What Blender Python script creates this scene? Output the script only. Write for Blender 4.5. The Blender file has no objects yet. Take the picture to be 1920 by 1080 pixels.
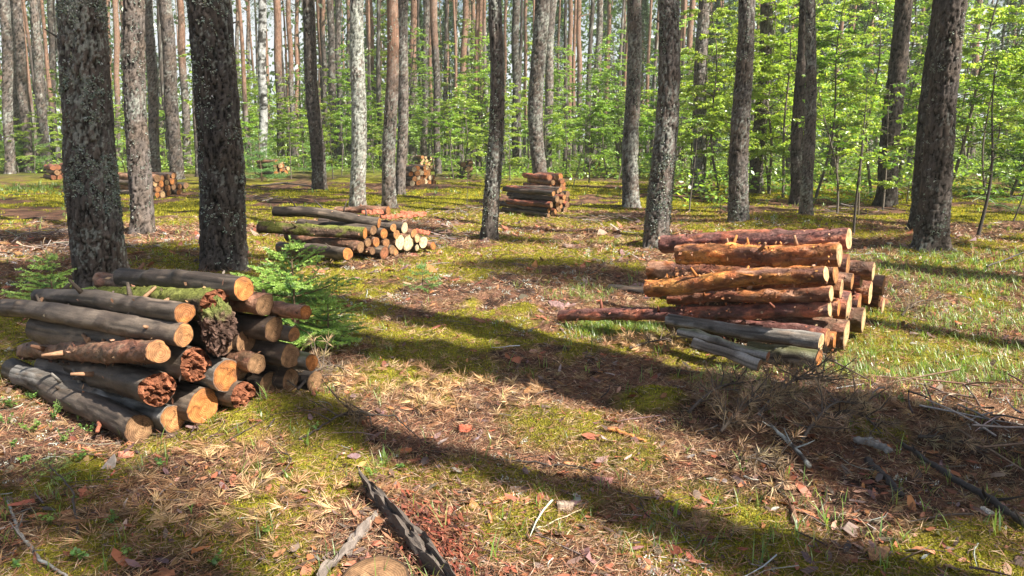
import bpy, math, random
import numpy as np
from mathutils import Vector, Matrix, Quaternion

# ------------------------------------------------------------------ camera, world, sun, exposure
scene = bpy.context.scene
F_PX = 1400.0; CAM_H = 1.5; PITCH = math.atan(280.0 / 1400.0)
cam_data = bpy.data.cameras.new("camera"); cam = bpy.data.objects.new("camera", cam_data)
scene.collection.objects.link(cam); scene.camera = cam
cam_data.sensor_width = 36.0; cam_data.lens = F_PX / 1920.0 * 36.0
cam_data.clip_start = 0.05; cam_data.clip_end = 2000.0
cam.location = (0, 0, CAM_H); cam.rotation_euler = (math.pi / 2 - PITCH, 0, 0)

SUN_EL = math.radians(48.0)
SUN_AZ = (0.85, -0.527)                      # horizontal direction towards the sun: right, behind the camera
_l = math.hypot(*SUN_AZ)
SUN = np.array([SUN_AZ[0] / _l * math.cos(SUN_EL), SUN_AZ[1] / _l * math.cos(SUN_EL), math.sin(SUN_EL)])
world = bpy.data.worlds.new("World"); scene.world = world; world.use_nodes = True
wn = world.node_tree.nodes; wl = world.node_tree.links
sky = wn.new("ShaderNodeTexSky"); sky.sky_type = 'NISHITA'; sky.sun_disc = False
sky.sun_elevation = SUN_EL; sky.sun_rotation = math.atan2(SUN[0], SUN[1])
sky.air_density = 1.0; sky.dust_density = 2.5; sky.ozone_density = 1.0
bgn = wn["Background"]; bgn.inputs["Strength"].default_value = 0.055
# thin bright cloud, thickest low over the trees
wtc = wn.new("ShaderNodeTexCoord"); wsx = wn.new("ShaderNodeSeparateXYZ"); wl.new(wtc.outputs["Generated"], wsx.inputs[0])
wno = wn.new("ShaderNodeTexNoise"); wno.inputs["Scale"].default_value = 3.0; wno.inputs["Detail"].default_value = 5.0; wl.new(wtc.outputs["Generated"], wno.inputs["Vector"])
wlo = wn.new("ShaderNodeMapRange"); wlo.inputs[1].default_value = .0; wlo.inputs[2].default_value = .4; wlo.inputs[3].default_value = .5; wlo.inputs[4].default_value = -.45; wl.new(wsx.outputs["Z"], wlo.inputs[0])
wad = wn.new("ShaderNodeMath"); wad.operation = 'ADD'; wl.new(wno.outputs["Fac"], wad.inputs[0]); wl.new(wlo.outputs[0], wad.inputs[1])
wcl = wn.new("ShaderNodeMapRange"); wcl.inputs[1].default_value = .45; wcl.inputs[2].default_value = .8; wl.new(wad.outputs[0], wcl.inputs[0])
wmx = wn.new("ShaderNodeMix"); wmx.data_type = 'RGBA'; wl.new(wcl.outputs[0], wmx.inputs["Factor"]); wl.new(sky.outputs[0], wmx.inputs[6]); wmx.inputs[7].default_value = (6.2, 6.5, 6.8, 1)
wl.new(wmx.outputs[2], bgn.inputs["Color"])
sun_d = bpy.data.lights.new("sun", 'SUN'); sun_d.energy = 5.0; sun_d.angle = math.radians(0.5)
sun_d.color = (1.0, 0.93, 0.82)
sun_o = bpy.data.objects.new("sun", sun_d); scene.collection.objects.link(sun_o)
sun_o.rotation_euler = Vector(SUN).to_track_quat('Z', 'Y').to_euler(); sun_o.location = (20, -15, 30)
scene.view_settings.view_transform = 'Standard'; scene.view_settings.look = 'None'
scene.view_settings.exposure = 1.58; scene.view_settings.gamma = 1.0
cy = scene.cycles
cy.max_bounces = 5; cy.diffuse_bounces = 3; cy.glossy_bounces = 2; cy.transmission_bounces = 3
cy.transparent_max_bounces = 4; cy.use_denoising = True; cy.caustics_reflective = False; cy.caustics_refractive = False
cy.sample_clamp_indirect = 4.0

# ------------------------------------------------------------------ numpy noise
def _h(ix, iy, iz, s):
    M = 0xFFFFFFFF
    n = (ix.astype(np.int64) * 374761393) & M; n ^= n >> 15
    n = (n + iy.astype(np.int64) * 668265263) & M; n ^= n >> 13; n = (n * 1274126177) & M
    n = (n + iz.astype(np.int64) * 2246822519) & M; n ^= n >> 16; n = (n * 1266489917) & M
    n = (n + s * 974634777) & M; n ^= n >> 15; n = (n * 1654435761) & M; n ^= n >> 14
    return (n & 0xFFFFFF).astype(np.float64) / 16777216.0
def vnoise(P, s=0):
    P = np.asarray(P, float); I = np.floor(P).astype(np.int64); f = P - I; f = f * f * (3 - 2 * f)
    r = 0
    for dx in (0, 1):
        for dy in (0, 1):
            for dz in (0, 1):
                w = (f[:, 0] if dx else 1 - f[:, 0]) * (f[:, 1] if dy else 1 - f[:, 1]) * (f[:, 2] if dz else 1 - f[:, 2])
                r = r + w * _h(I[:, 0] + dx, I[:, 1] + dy, I[:, 2] + dz, s)
    return r * 2 - 1
def fbm(P, o=4, s=0, g=0.5):
    P = np.asarray(P, float); a = 1.0; t = 0; n = 0
    for k in range(o):
        t = t + a * vnoise(P, s + k * 17); n += a; a *= g; P = P * 2.03 + 11.7
    return t / n
def worley(P, s=0):
    P = np.asarray(P, float); I = np.floor(P).astype(np.int64)
    d1 = np.full(len(P), 9.0); d2 = np.full(len(P), 9.0); idv = np.zeros(len(P))
    for dx in (-1, 0, 1):
        for dy in (-1, 0, 1):
            for dz in (-1, 0, 1):
                a, b, c = I[:, 0] + dx, I[:, 1] + dy, I[:, 2] + dz
                h1 = _h(a, b, c, s)
                d = np.sqrt((a + h1 - P[:, 0]) ** 2 + (b + _h(a, b, c, s + 1) - P[:, 1]) ** 2 + (c + _h(a, b, c, s + 2) - P[:, 2]) ** 2)
                m = d < d1
                d2 = np.where(m, d1, np.minimum(d2, d)); idv = np.where(m, h1, idv); d1 = np.where(m, d, d1)
    return d1, d2, idv
def sstep(a, b, x):
    t = np.clip((x - a) / (b - a), 0, 1); return t * t * (3 - 2 * t)
def nz2(x, y, f, o=3, s=0):
    x = np.asarray(x, float).ravel(); y = np.asarray(y, float).ravel()
    return fbm(np.stack([x * f, y * f, np.full(x.shape, 0.37)], 1), o, s)

# ------------------------------------------------------------------ picture <-> place
CF = np.array([0, math.cos(PITCH), -math.sin(PITCH)]); CU = np.array([0, math.sin(PITCH), math.cos(PITCH)]); CR = np.array([1.0, 0, 0])
CAMP = np.array([0, 0, CAM_H])
def ray(px, py):
    return CF + (px - 960) / F_PX * CR + (540 - py) / F_PX * CU
def proj(p):
    d = np.asarray(p, float) - CAMP
    z = d @ CF
    return 960 + F_PX * (d @ CR) / z, 540 - F_PX * (d @ CU) / z
def flat(px, py):
    r = ray(px, py); t = -CAM_H / r[2]; p = CAMP + r * t; return p[0], p[1]

# mounds and dips of the forest floor: (px, py, radius m, height m)
MOUNDS = [(540, 790, .28, .11), (1220, 760, .20, .08), (1480, 425, 1.2, .14), (965, 590, .22, .10), (820, 520, .7, .07),
          (1150, 500, 1.6, .10), (620, 500, .8, .05), (1790, 470, 1.5, .10), (300, 470, 1.3, .08), (420, 810, .35, .04),
          (1050, 800, .26, .06), (1000, 950, .2, .05), (880, 890, .18, .05), (1400, 760, .5, .05), (1700, 760, .7, .05), (880, 640, .5, .04), (1840, 1060, .4, .04),
          (192, 536, .42, .07), (421, 497, .42, .07), (268, 434, .4, .06), (918, 442, .35, .06), (1229, 464, .42, .07), (1742, 463, .5, .08), (1384, 411, .45, .06), (1183, 385, .4, .06),
          (905, 565, .16, -.14), (935, 580, .13, -.12), (1880, 880, .35, -.06)]
MW = [(*flat(a, b), r, h) for a, b, r, h in MOUNDS]
def zg(x, y):
    x = np.atleast_1d(np.asarray(x, float)); y = np.atleast_1d(np.asarray(y, float))
    sh = x.shape
    near = np.exp(-((x / 25) ** 2 + (y / 25) ** 2))
    z = (0.06 * nz2(x, y, .45, 2, 5) + 0.06 * nz2(x, y, 1.5, 2, 9) + 0.034 * nz2(x, y, 5.5, 3, 21) * (0.3 + near.ravel() * .7)).reshape(sh)
    for mx, my, r, h in MW:
        z = z + h * np.exp(-((x - mx) ** 2 + (y - my) ** 2) / r ** 2)
    return z
def G(px, py):
    """forest floor point seen at a picture position"""
    r = ray(px, py); z = 0.0
    for _ in range(8):
        t = (z - CAM_H) / r[2]; p = CAMP + r * t; z = float(zg(p[0], p[1])[0])
    return np.array([p[0], p[1], z])

# ------------------------------------------------------------------ mesh helpers
class MB:
    def __init__(s): s.v = []; s.f = []; s.c = []; s.m = []; s.n = 0
    def add(s, v, f, c):
        """v Nx3, f list/array of faces (all same size), c colour (3) or Nx3"""
        v = np.asarray(v, float).reshape(-1, 3); f = np.asarray(f, np.int64)
        c = np.asarray(c, float)
        if c.ndim == 1: c = np.tile(c[:3], (len(v), 1))
        s.v.append(v); s.c.append(c[:, :3]); s.f.append(f + s.n); s.n += len(v)
    def mesh(s, name, mat, smooth=True):
        me = bpy.data.meshes.new(name)
        V = np.concatenate(s.v); Cc = np.concatenate(s.c)
        lt = np.concatenate([np.full(len(f), f.shape[1]) for f in s.f]); lv = np.concatenate([f.ravel() for f in s.f])
        me.vertices.add(len(V)); me.vertices.foreach_set("co", V.astype(np.float32).ravel())
        me.loops.add(len(lv)); me.loops.foreach_set("vertex_index", lv.astype(np.int32))
        me.polygons.add(len(lt)); ls = np.concatenate([[0], np.cumsum(lt)[:-1]])
        me.polygons.foreach_set("loop_start", ls.astype(np.int32)); me.polygons.foreach_set("loop_total", lt.astype(np.int32))
        me.polygons.foreach_set("use_smooth", np.full(len(lt), smooth))
        at = me.color_attributes.new("Col", 'FLOAT_COLOR', 'POINT')
        at.data.foreach_set("color", np.concatenate([np.clip(Cc, 0, 1), np.ones((len(V), 1))], 1).astype(np.float32).ravel())
        me.update(calc_edges=True)
        if mat: me.materials.append(mat)
        return me
def link(name, data, parent=None, loc=None):
    o = bpy.data.objects.new(name, data); scene.collection.objects.link(o)
    if parent is not None: o.parent = parent
    if loc is not None: o.location = loc
    return o
def part(name, mb, mat, parent, smooth=True, loc=None):
    return link(name, mb.mesh(name, mat, smooth), parent, loc)
def tag(o, label=None, cat=None, group=None, kind=None):
    if label: o["label"] = label
    if cat: o["category"] = cat
    if group: o["group"] = group
    if kind: o["kind"] = kind
    return o
def empty(name, loc, label=None, cat=None, group=None):
    o = link(name, None, None, tuple(loc)); o.empty_display_size = .1
    return tag(o, label, cat, group)

def tube(pts, rad, segs=8, cap=True):
    """returns verts, quads of a tube along pts"""
    P = np.asarray(pts, float); R = np.broadcast_to(np.asarray(rad, float), (len(P),))
    T = np.gradient(P, axis=0); T /= np.linalg.norm(T, axis=1)[:, None] + 1e-12
    ref = np.array([0, 0, 1.0]) if abs(T[0, 2]) < .9 else np.array([1.0, 0, 0])
    N = np.cross(T, ref); N /= np.linalg.norm(N, axis=1)[:, None] + 1e-12; B = np.cross(T, N)
    a = np.linspace(0, 2 * math.pi, segs, endpoint=False)
    V = P[:, None] + R[:, None, None] * (np.cos(a)[None, :, None] * N[:, None] + np.sin(a)[None, :, None] * B[:, None])
    n = len(P); i = np.arange(n - 1)[:, None] * segs; j = np.arange(segs)[None]; k = (j + 1) % segs
    Q = np.stack([i + j, i + k, i + segs + k, i + segs + j], -1).reshape(-1, 4)
    V = V.reshape(-1, 3)
    if cap:
        V = np.concatenate([V, P[:1], P[-1:]]); c0 = n * segs
        jj = np.arange(segs); kk = (jj + 1) % segs
        # end fans as degenerate-free quads are awkward: triangles are returned padded in a second array
        T1 = np.stack([np.full(segs, c0), kk, jj], 1); T2 = np.stack([np.full(segs, c0 + 1), (n - 1) * segs + jj, (n - 1) * segs + kk], 1)
        return V, Q, np.concatenate([T1, T2])
    return V, Q, None
def add_tube(mb, pts, rad, col, segs=8, cap=True):
    V, Q, T = tube(pts, rad, segs, cap)
    mb.add(V, Q, col)
    if T is not None:
        mb.f.append(T + mb.n - len(V))
def blades(mb, base, d, up, L, W, col, tipcol=None):
    """flat leaf-shaped rhombs: base Nx3, direction d Nx3, side vector up Nx3 (width direction), L, W arrays"""
    base = np.asarray(base); n = len(base); L = np.broadcast_to(L, (n,))[:, None]; W = np.broadcast_to(W, (n,))[:, None]
    V = np.stack([base, base + d * L * .45 + up * W * .5, base + d * L, base + d * L * .45 - up * W * .5], 1).reshape(-1, 3)
    F = np.arange(n * 4).reshape(n, 4)
    C = np.repeat(np.broadcast_to(col, (n, 3)), 4, axis=0).copy()
    mb.add(V, F, C)
def tris(mb, base, d, side, L, W, col):
    base = np.asarray(base); n = len(base); L = np.broadcast_to(L, (n,))[:, None]; W = np.broadcast_to(W, (n,))[:, None]
    V = np.stack([base + side * W * .5, base - side * W * .5, base + d * L], 1).reshape(-1, 3)
    mb.add(V, np.arange(n * 3).reshape(n, 3), np.repeat(np.broadcast_to(col, (n, 3)), 3, axis=0))
def unit(v): return v / (np.linalg.norm(v, axis=-1, keepdims=True) + 1e-12)
def rdir(rng, n): return unit(rng.normal(size=(n, 3)))
def perp(d, rng):
    return unit(np.cross(d, rdir(rng, len(d))))
def pick(rng, n, cols, var=.18, p=None):
    c = np.asarray(cols)[rng.choice(len(cols), n, p=p)]
    return np.clip(c * (1 + rng.normal(size=(n, 1)) * var) * (1 + rng.normal(size=(n, 3)) * var * .3), 0.004, 1)

# ------------------------------------------------------------------ materials
def newmat(name):
    m = bpy.data.materials.new(name); m.use_nodes = True
    nt = m.node_tree; nt.nodes.clear(); return m, nt, nt.nodes.new("ShaderNodeOutputMaterial")
def nd(nt, t, **k):
    n = nt.nodes.new(t)
    for a, b in k.items():
        if a in n.inputs: n.inputs[a].default_value = b
        else: setattr(n, a, b)
    return n
def leafmat(name, trans=.45, gloss=.06, rough=.45):
    m, nt, out = newmat(name); L = nt.links.new
    at = nd(nt, "ShaderNodeAttribute", attribute_name="Col")
    di = nd(nt, "ShaderNodeBsdfDiffuse"); tr = nd(nt, "ShaderNodeBsdfTranslucent"); gl = nd(nt, "ShaderNodeBsdfGlossy", Roughness=rough)
    oi = nd(nt, "ShaderNodeObjectInfo"); mr = nd(nt, "ShaderNodeMapRange"); mr.inputs[3].default_value = .82; mr.inputs[4].default_value = 1.15
    L(oi.outputs["Random"], mr.inputs[0])
    vm = nd(nt, "ShaderNodeVectorMath", operation='SCALE'); L(at.outputs["Color"], vm.inputs[0]); L(mr.outputs[0], vm.inputs["Scale"])
    v2 = nd(nt, "ShaderNodeVectorMath", operation='MULTIPLY'); L(vm.outputs[0], v2.inputs[0]); v2.inputs[1].default_value = (1.25, 1.2, .6)
    L(vm.outputs[0], di.inputs["Color"]); L(v2.outputs[0], tr.inputs["Color"])
    mx = nd(nt, "ShaderNodeMixShader"); mx.inputs[0].default_value = trans; L(di.outputs[0], mx.inputs[1]); L(tr.outputs[0], mx.inputs[2])
    m2 = nd(nt, "ShaderNodeMixShader"); m2.inputs[0].default_value = gloss; L(mx.outputs[0], m2.inputs[1]); L(gl.outputs[0], m2.inputs[2])
    L(m2.outputs[0], out.inputs[0]); return m
def barkmat(name, sc=(30, 30, 9), lo=.55, hi=1.4, bump=.6, rough=.85, spec=.2, dist=.01, fine=110):
    """bark and weathered wood: vertex tint times stretched noise, with bump"""
    m, nt, out = newmat(name); L = nt.links.new
    at = nd(nt, "ShaderNodeAttribute", attribute_name="Col"); tc = nd(nt, "ShaderNodeTexCoord"); mp = nd(nt, "ShaderNodeMapping")
    oi = nd(nt, "ShaderNodeObjectInfo"); ad = nd(nt, "ShaderNodeVectorMath", operation='ADD'); mu = nd(nt, "ShaderNodeMath", operation='MULTIPLY'); mu.inputs[1].default_value = 37.0
    L(oi.outputs["Random"], mu.inputs[0]); L(tc.outputs["Object"], ad.inputs[0]); L(mu.outputs[0], ad.inputs[1])
    L(ad.outputs[0], mp.inputs[0]); mp.inputs["Scale"].default_value = sc
    n1 = nd(nt, "ShaderNodeTexNoise", Scale=1.0, Detail=6.0, Roughness=.65); L(mp.outputs[0], n1.inputs["Vector"])
    n2 = nd(nt, "ShaderNodeTexNoise", Scale=fine, Detail=3.0, Roughness=.6); L(ad.outputs[0], n2.inputs["Vector"])
    mr = nd(nt, "ShaderNodeMapRange"); mr.inputs[1].default_value = .3; mr.inputs[2].default_value = .7; mr.inputs[3].default_value = lo; mr.inputs[4].default_value = hi
    L(n1.outputs["Fac"], mr.inputs[0])
    m3 = nd(nt, "ShaderNodeMapRange"); m3.inputs[1].default_value = .25; m3.inputs[2].default_value = .75; m3.inputs[3].default_value = .75; m3.inputs[4].default_value = 1.25
    L(n2.outputs["Fac"], m3.inputs[0])
    mm = nd(nt, "ShaderNodeMath", operation='MULTIPLY'); L(mr.outputs[0], mm.inputs[0]); L(m3.outputs[0], mm.inputs[1])
    vm = nd(nt, "ShaderNodeVectorMath", operation='SCALE'); L(at.outputs["Color"], vm.inputs[0]); L(mm.outputs[0], vm.inputs["Scale"])
    ps = nd(nt, "ShaderNodeBsdfPrincipled"); ps.inputs["Roughness"].default_value = rough; ps.inputs["Specular IOR Level"].default_value = spec
    L(vm.outputs[0], ps.inputs["Base Color"])
    b1 = nd(nt, "ShaderNodeBump", Strength=bump, Distance=dist); L(mm.outputs[0], b1.inputs["Height"]); L(b1.outputs[0], ps.inputs["Normal"])
    L(ps.outputs[0], out.inputs[0]); return m
def cutmat(name):
    """sawn end: growth rings round the local X axis, radial cracks, vertex tint"""
    m, nt, out = newmat(name); L = nt.links.new
    at = nd(nt, "ShaderNodeAttribute", attribute_name="Col"); tc = nd(nt, "ShaderNodeTexCoord")
    mp = nd(nt, "ShaderNodeMapping"); mp.inputs["Scale"].default_value = (0.0, 1, 1); L(tc.outputs["Object"], mp.inputs[0])
    nn = nd(nt, "ShaderNodeTexNoise", Scale=14.0, Detail=3.0); L(mp.outputs[0], nn.inputs["Vector"])
    vs = nd(nt, "ShaderNodeVectorMath", operation='SCALE'); L(nn.outputs["Color"], vs.inputs[0]); vs.inputs["Scale"].default_value = .018
    va = nd(nt, "ShaderNodeVectorMath", operation='ADD'); L(mp.outputs[0], va.inputs[0]); L(vs.outputs[0], va.inputs[1])
    ln = nd(nt, "ShaderNodeVectorMath", operation='LENGTH'); L(va.outputs[0], ln.inputs[0])
    mu = nd(nt, "ShaderNodeMath", operation='MULTIPLY'); L(ln.outputs["Value"], mu.inputs[0]); mu.inputs[1].default_value = 700.0
    si = nd(nt, "ShaderNodeMath", operation='SINE'); L(mu.outputs[0], si.inputs[0])
    mr = nd(nt, "ShaderNodeMapRange"); mr.inputs[1].default_value = -1; mr.inputs[3].default_value = .72; mr.inputs[4].default_value = 1.1; L(si.outputs[0], mr.inputs[0])
    n2 = nd(nt, "ShaderNodeTexNoise", Scale=38.0, Detail=5.0, Roughness=.7); L(tc.outputs["Object"], n2.inputs["Vector"])
    m3 = nd(nt, "ShaderNodeMapRange"); m3.inputs[1].default_value = .3; m3.inputs[2].default_value = .7; m3.inputs[3].default_value = .5; m3.inputs[4].default_value = 1.35; L(n2.outputs["Fac"], m3.inputs[0])
    mm = nd(nt, "ShaderNodeMath", operation='MULTIPLY'); L(mr.outputs[0], mm.inputs[0]); L(m3.outputs[0], mm.inputs[1])
    vm = nd(nt, "ShaderNodeVectorMath", operation='SCALE'); L(at.outputs["Color"], vm.inputs[0]); L(mm.outputs[0], vm.inputs["Scale"])
    ps = nd(nt, "ShaderNodeBsdfPrincipled"); ps.inputs["Roughness"].default_value = .8; ps.inputs["Specular IOR Level"].default_value = .2
    b1 = nd(nt, "ShaderNodeBump", Strength=.5, Distance=.004); L(mm.outputs[0], b1.inputs["Height"]); L(b1.outputs[0], ps.inputs["Normal"])
    L(vm.outputs[0], ps.inputs["Base Color"]); L(ps.outputs[0], out.inputs[0]); return m
M_LEAF = leafmat("broad_leaf", .58, .07, .4)
M_NEEDLE = leafmat("green_needle", .3, .05)
M_DRY = leafmat("dry_litter", .15, .03, .6)
M_MOSS = leafmat("moss", .4, .0)
M_LICH = leafmat("lichen_flake", .2, .0)
M_BARK = barkmat("pine_bark", (26, 26, 7), .55, 1.45, .7, .9, .15, .012)
M_LOGG = barkmat("grey_log_bark", (5, 40, 40), .6, 1.4, .45, .62, .35, .004)
M_LOGO = barkmat("flaky_red_bark", (16, 34, 34), .45, 1.5, .8, .55, .4, .008, 90)
M_WOOD = barkmat("weathered_wood", (6, 60, 60), .6, 1.3, .6, .8, .2, .004)
M_TWIG = barkmat("twig_bark", (40, 40, 40), .7, 1.3, .3, .85, .2, .003)
M_ROT = barkmat("rotten_wood", (30, 30, 30), .4, 1.5, .9, .9, .1, .01)
M_CUT = cutmat("sawn_wood")
# ------------------------------------------------------------------ the forest floor
def mossmask(x, y):
    x = np.asarray(x); y = np.asarray(y)
    n = nz2(x, y, .55, 3, 31) * .9 + nz2(x, y, 2.2, 3, 47) * .75
    far = sstep(4.5, 9.0, y)
    bias = -.16 + .22 * far
    m = sstep(-.06, .14, n + bias)
    for a, b, r, k in MOSSP:
        m = np.maximum(m, k * sstep(1.25, .6, np.hypot(x - a, y - b) / r + .35 * nz2(x, y, 6, 2, 77)))
    return m
MOSSP = [(*flat(a, b), r, k) for a, b, r, k in [(540, 785, .34, 1), (430, 815, .28, .9), (1220, 762, .2, 1), (1480, 425, 1.3, 1), (965, 590, .25, 1),
         (830, 510, .8, 1), (1150, 605, .35, 1), (1050, 800, .3, .9), (880, 890, .22, .9), (1000, 950, .3, .95), (1150, 850, .25, .7), (1350, 1010, .45, 1),
         (1380, 1050, .4, 1), (130, 1040, .25, .9), (960, 1010, .2, .8), (1640, 640, .6, .9), (1850, 660, .5, .9), (560, 930, .18, .8), (1880, 1060, .3, .9), (320, 830, .2, .8)]]
def grassmask(x, y):
    m = sstep(.0, .35, nz2(x, y, .8, 3, 91) + .05) * .6
    for a, b, r, k in GRASSP:
        m = np.maximum(m, k * np.exp(-(((x - a) ** 2 + (y - b) ** 2) / r ** 2)))
    return m
GRASSP = [(*flat(a, b), r, k) for a, b, r, k in [(1850, 520, 1.6, 1), (1700, 700, .6, .8), (1380, 720, .35, 1), (1130, 610, .4, 1), (1550, 730, .5, .7), (1850, 720, .6, .9),
         (40, 360, 3, .9), (1750, 900, .5, .3), (700, 560, .6, .5), (1100, 540, .7, .6)]]
na = 860
ax = np.sinh(np.linspace(-5.0, 5.0, na)) * 3.2
ay = np.sinh(np.linspace(-4.6, 5.2, na)) * 3.0 + 3.2
GX, GY = np.meshgrid(ax, ay); gx = GX.ravel(); gy = GY.ravel()
gz = zg(gx, gy)
mm = mossmask(gx, gy)
e = fbm(np.stack([gx * 14, gy * 14, gx * 0], 1), 3, 55)
litter = np.array([.175, .09, .058]); humus = np.array([.045, .028, .022]); mossc = np.array([.20, .18, .022]); tan = np.array([.30, .18, .10])
t1 = sstep(-.35, .3, e)[:, None]; t2 = sstep(.05, .5, nz2(gx, gy, 3.1, 3, 61))[:, None]; t3 = sstep(.0, .45, nz2(gx, gy, 1.1, 3, 66))[:, None]
gc = humus * (1 - t1) + litter * t1; gc = gc * (1 - t2 * .5) + tan * t2 * .5; gc = gc * (1 - t3 * .45) + humus * t3 * .45
m_ = mm[:, None]; gc = gc * (1 - m_) + (mossc * (.65 + .55 * t1)) * m_
fz = sstep(22, 40, gy)[:, None] * .7; gc = gc * (1 - fz) + np.array([.06, .11, .02]) * fz
i = np.arange(na - 1)[:, None] * na + np.arange(na - 1)[None]; i = i.ravel()
gb = MB(); gb.add(np.stack([gx, gy, gz], 1), np.stack([i, i + 1, i + na + 1, i + na], 1), gc)
gm, nt, out = newmat("forest_floor"); L = nt.links.new
at = nd(nt, "ShaderNodeAttribute", attribute_name="Col"); tc = nd(nt, "ShaderNodeTexCoord")
n1 = nd(nt, "ShaderNodeTexNoise", Scale=42.0, Detail=8.0, Roughness=.7); n2 = nd(nt, "ShaderNodeTexNoise", Scale=6.0, Detail=5.0)
vo = nd(nt, "ShaderNodeTexVoronoi", Scale=95.0)
for q in (n1, n2, vo): L(tc.outputs["Object"], q.inputs["Vector"])
mr = nd(nt, "ShaderNodeMapRange"); mr.inputs[1].default_value = .3; mr.inputs[2].default_value = .7; mr.inputs[3].default_value = .4; mr.inputs[4].default_value = 1.7; L(n1.outputs["Fac"], mr.inputs[0])
m4 = nd(nt, "ShaderNodeMapRange"); m4.inputs[1].default_value = .3; m4.inputs[2].default_value = .7; m4.inputs[3].default_value = .8; m4.inputs[4].default_value = 1.2; L(n2.outputs["Fac"], m4.inputs[0])
ml = nd(nt, "ShaderNodeMath", operation='MULTIPLY'); L(mr.outputs[0], ml.inputs[0]); L(m4.outputs[0], ml.inputs[1])
vm = nd(nt, "ShaderNodeVectorMath", operation='SCALE'); L(at.outputs["Color"], vm.inputs[0]); L(ml.outputs[0], vm.inputs["Scale"])
ps = nd(nt, "ShaderNodeBsdfPrincipled"); ps.inputs["Roughness"].default_value = .95; ps.inputs["Specular IOR Level"].default_value = .1
L(vm.outputs[0], ps.inputs["Base Color"])
sm = nd(nt, "ShaderNodeMath", operation='ADD'); L(n1.outputs["Fac"], sm.inputs[0]); L(vo.outputs["Distance"], sm.inputs[1])
b1 = nd(nt, "ShaderNodeBump", Strength=.9, Distance=.02); L(sm.outputs[0], b1.inputs["Height"]); L(b1.outputs[0], ps.inputs["Normal"])
L(ps.outputs[0], out.inputs[0])
go = link("ground", gb.mesh("ground", gm)); tag(go, "mossy forest floor of brown needle litter and humus", "ground", kind="structure")

def scatter(rng, n, d0, d1, p=1.0, half=44):
    """floor points: distance spread so that near ground gets more per square metre"""
    u = rng.random(n)
    if abs(p) < 1e-6: D = d0 * (d1 / d0) ** u
    else: D = (d0 ** p + u * (d1 ** p - d0 ** p)) ** (1 / p)
    a = np.radians((rng.random(n) * 2 - 1) * half)
    return D * np.sin(a), D * np.cos(a), D
def lay(rng, x, y, lift=.0):
    return np.stack([x, y, zg(x, y) + lift], 1)

def stuff(name, mb, mat, label, cat, smooth=False):
    o = link(name, mb.mesh(name, mat, smooth)); tag(o, label, cat, kind="stuff"); return o

# moss cushions: short upright shoots
rng = np.random.default_rng(11)
mb = MB()
x, y, D = scatter(rng, 620000, 1.6, 26, .15)
k = mossmask(x, y) * (.8 + .2 * rng.random(len(x))) > rng.random(len(x)) * .9 + .08
x, y, D = x[k], y[k], D[k]; n = len(x); sc = np.maximum(.85, D / 4.6)
d = unit(np.stack([rng.normal(size=n) * .55, rng.normal(size=n) * .55, np.ones(n)], 1)); sd = unit(np.cross(d, rdir(rng, n)))
col = pick(rng, n, [(.36, .33, .035), (.23, .24, .025), (.50, .44, .06), (.11, .12, .02)], .2, [.38, .3, .2, .12])
tone = (1 + .3 * nz2(x, y, 3, 2, 14))[:, None]
tris(mb, lay(rng, x, y, -.003), d, sd, (.010 + .013 * rng.random(n)) * sc ** .55, (.004 + .003 * rng.random(n)) * sc * 1.15, np.clip(col * tone, 0, 1))
stuff("moss", mb, M_MOSS, "yellow green moss cushions covering much of the forest floor", "moss")

# fallen pine needles
mb = MB()
x, y, D = scatter(rng, 430000, 1.6, 16, .25)
k = (1 - .62 * mossmask(x, y)) * (.45 + .8 * sstep(-.5, .3, nz2(x, y, 1.7, 3, 88))) > rng.random(len(x))
x, y, D = x[k], y[k], D[k]; n = len(x); sc = np.maximum(1, D / 4.5)
a = rng.random(n) * 2 * math.pi; d = unit(np.stack([np.cos(a), np.sin(a), rng.normal(size=n) * .33 + .1], 1))
sd = unit(np.cross(d, rdir(rng, n)))
col = pick(rng, n, [(.40, .23, .13), (.27, .13, .075), (.58, .42, .27), (.11, .07, .05), (.36, .15, .08)], .2, [.3, .22, .2, .16, .12])
Ln = (.035 + .035 * rng.random(n)) * sc ** .6
blades(mb, lay(rng, x, y, .002 + .012 * rng.random(n)), d, sd, Ln, .0026 * sc, col)
stuff("needle_litter", mb, M_DRY, "brown fallen pine needles strewn over the forest floor", "needle litter")

# dead twig tufts: starbursts of dry needles
mb = MB()
def tufts(cx, cy, cz, rng, nn=20, Lm=.06, cols=((.46, .31, .16), (.34, .21, .10), (.25, .15, .08)), spread=1.0, W=.0032, sc=1.0, ax=None):
    n = len(cx); N = n * nn
    if ax is None: ax = unit(np.stack([rng.normal(size=n), rng.normal(size=n), .25 + .5 * rng.random(n)], 1))
    A = np.repeat(ax, nn, 0); o = np.repeat(np.stack([cx, cy, cz], 1), nn, 0) - A * (rng.random((N, 1)) * .035)
    d = unit(A * .8 + rdir(rng, N) * spread * .9); d[:, 2] = np.abs(d[:, 2]) * .45; d = unit(d)
    blades(mb, o, d, unit(np.cross(d, rdir(rng, N))), Lm * (.7 + .5 * rng.random(N)) * np.repeat(np.broadcast_to(sc, (n,)), nn), W * np.repeat(np.broadcast_to(sc, (n,)), nn), np.repeat(pick(rng, n, cols, .15), nn, 0) * (1 + rng.normal(size=(N, 1)) * .12))
x, y, D = scatter(rng, 4000, 1.7, 12, .4)
k = (1 - .7 * mossmask(x, y)) * sstep(-.35, .35, nz2(x, y, 1.3, 2, 123)) > rng.random(len(x)) * .8
x, y, D = x[k], y[k], D[k]
tufts(x, y, zg(x, y) + .008, rng, sc=np.maximum(1, D / 5))
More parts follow.
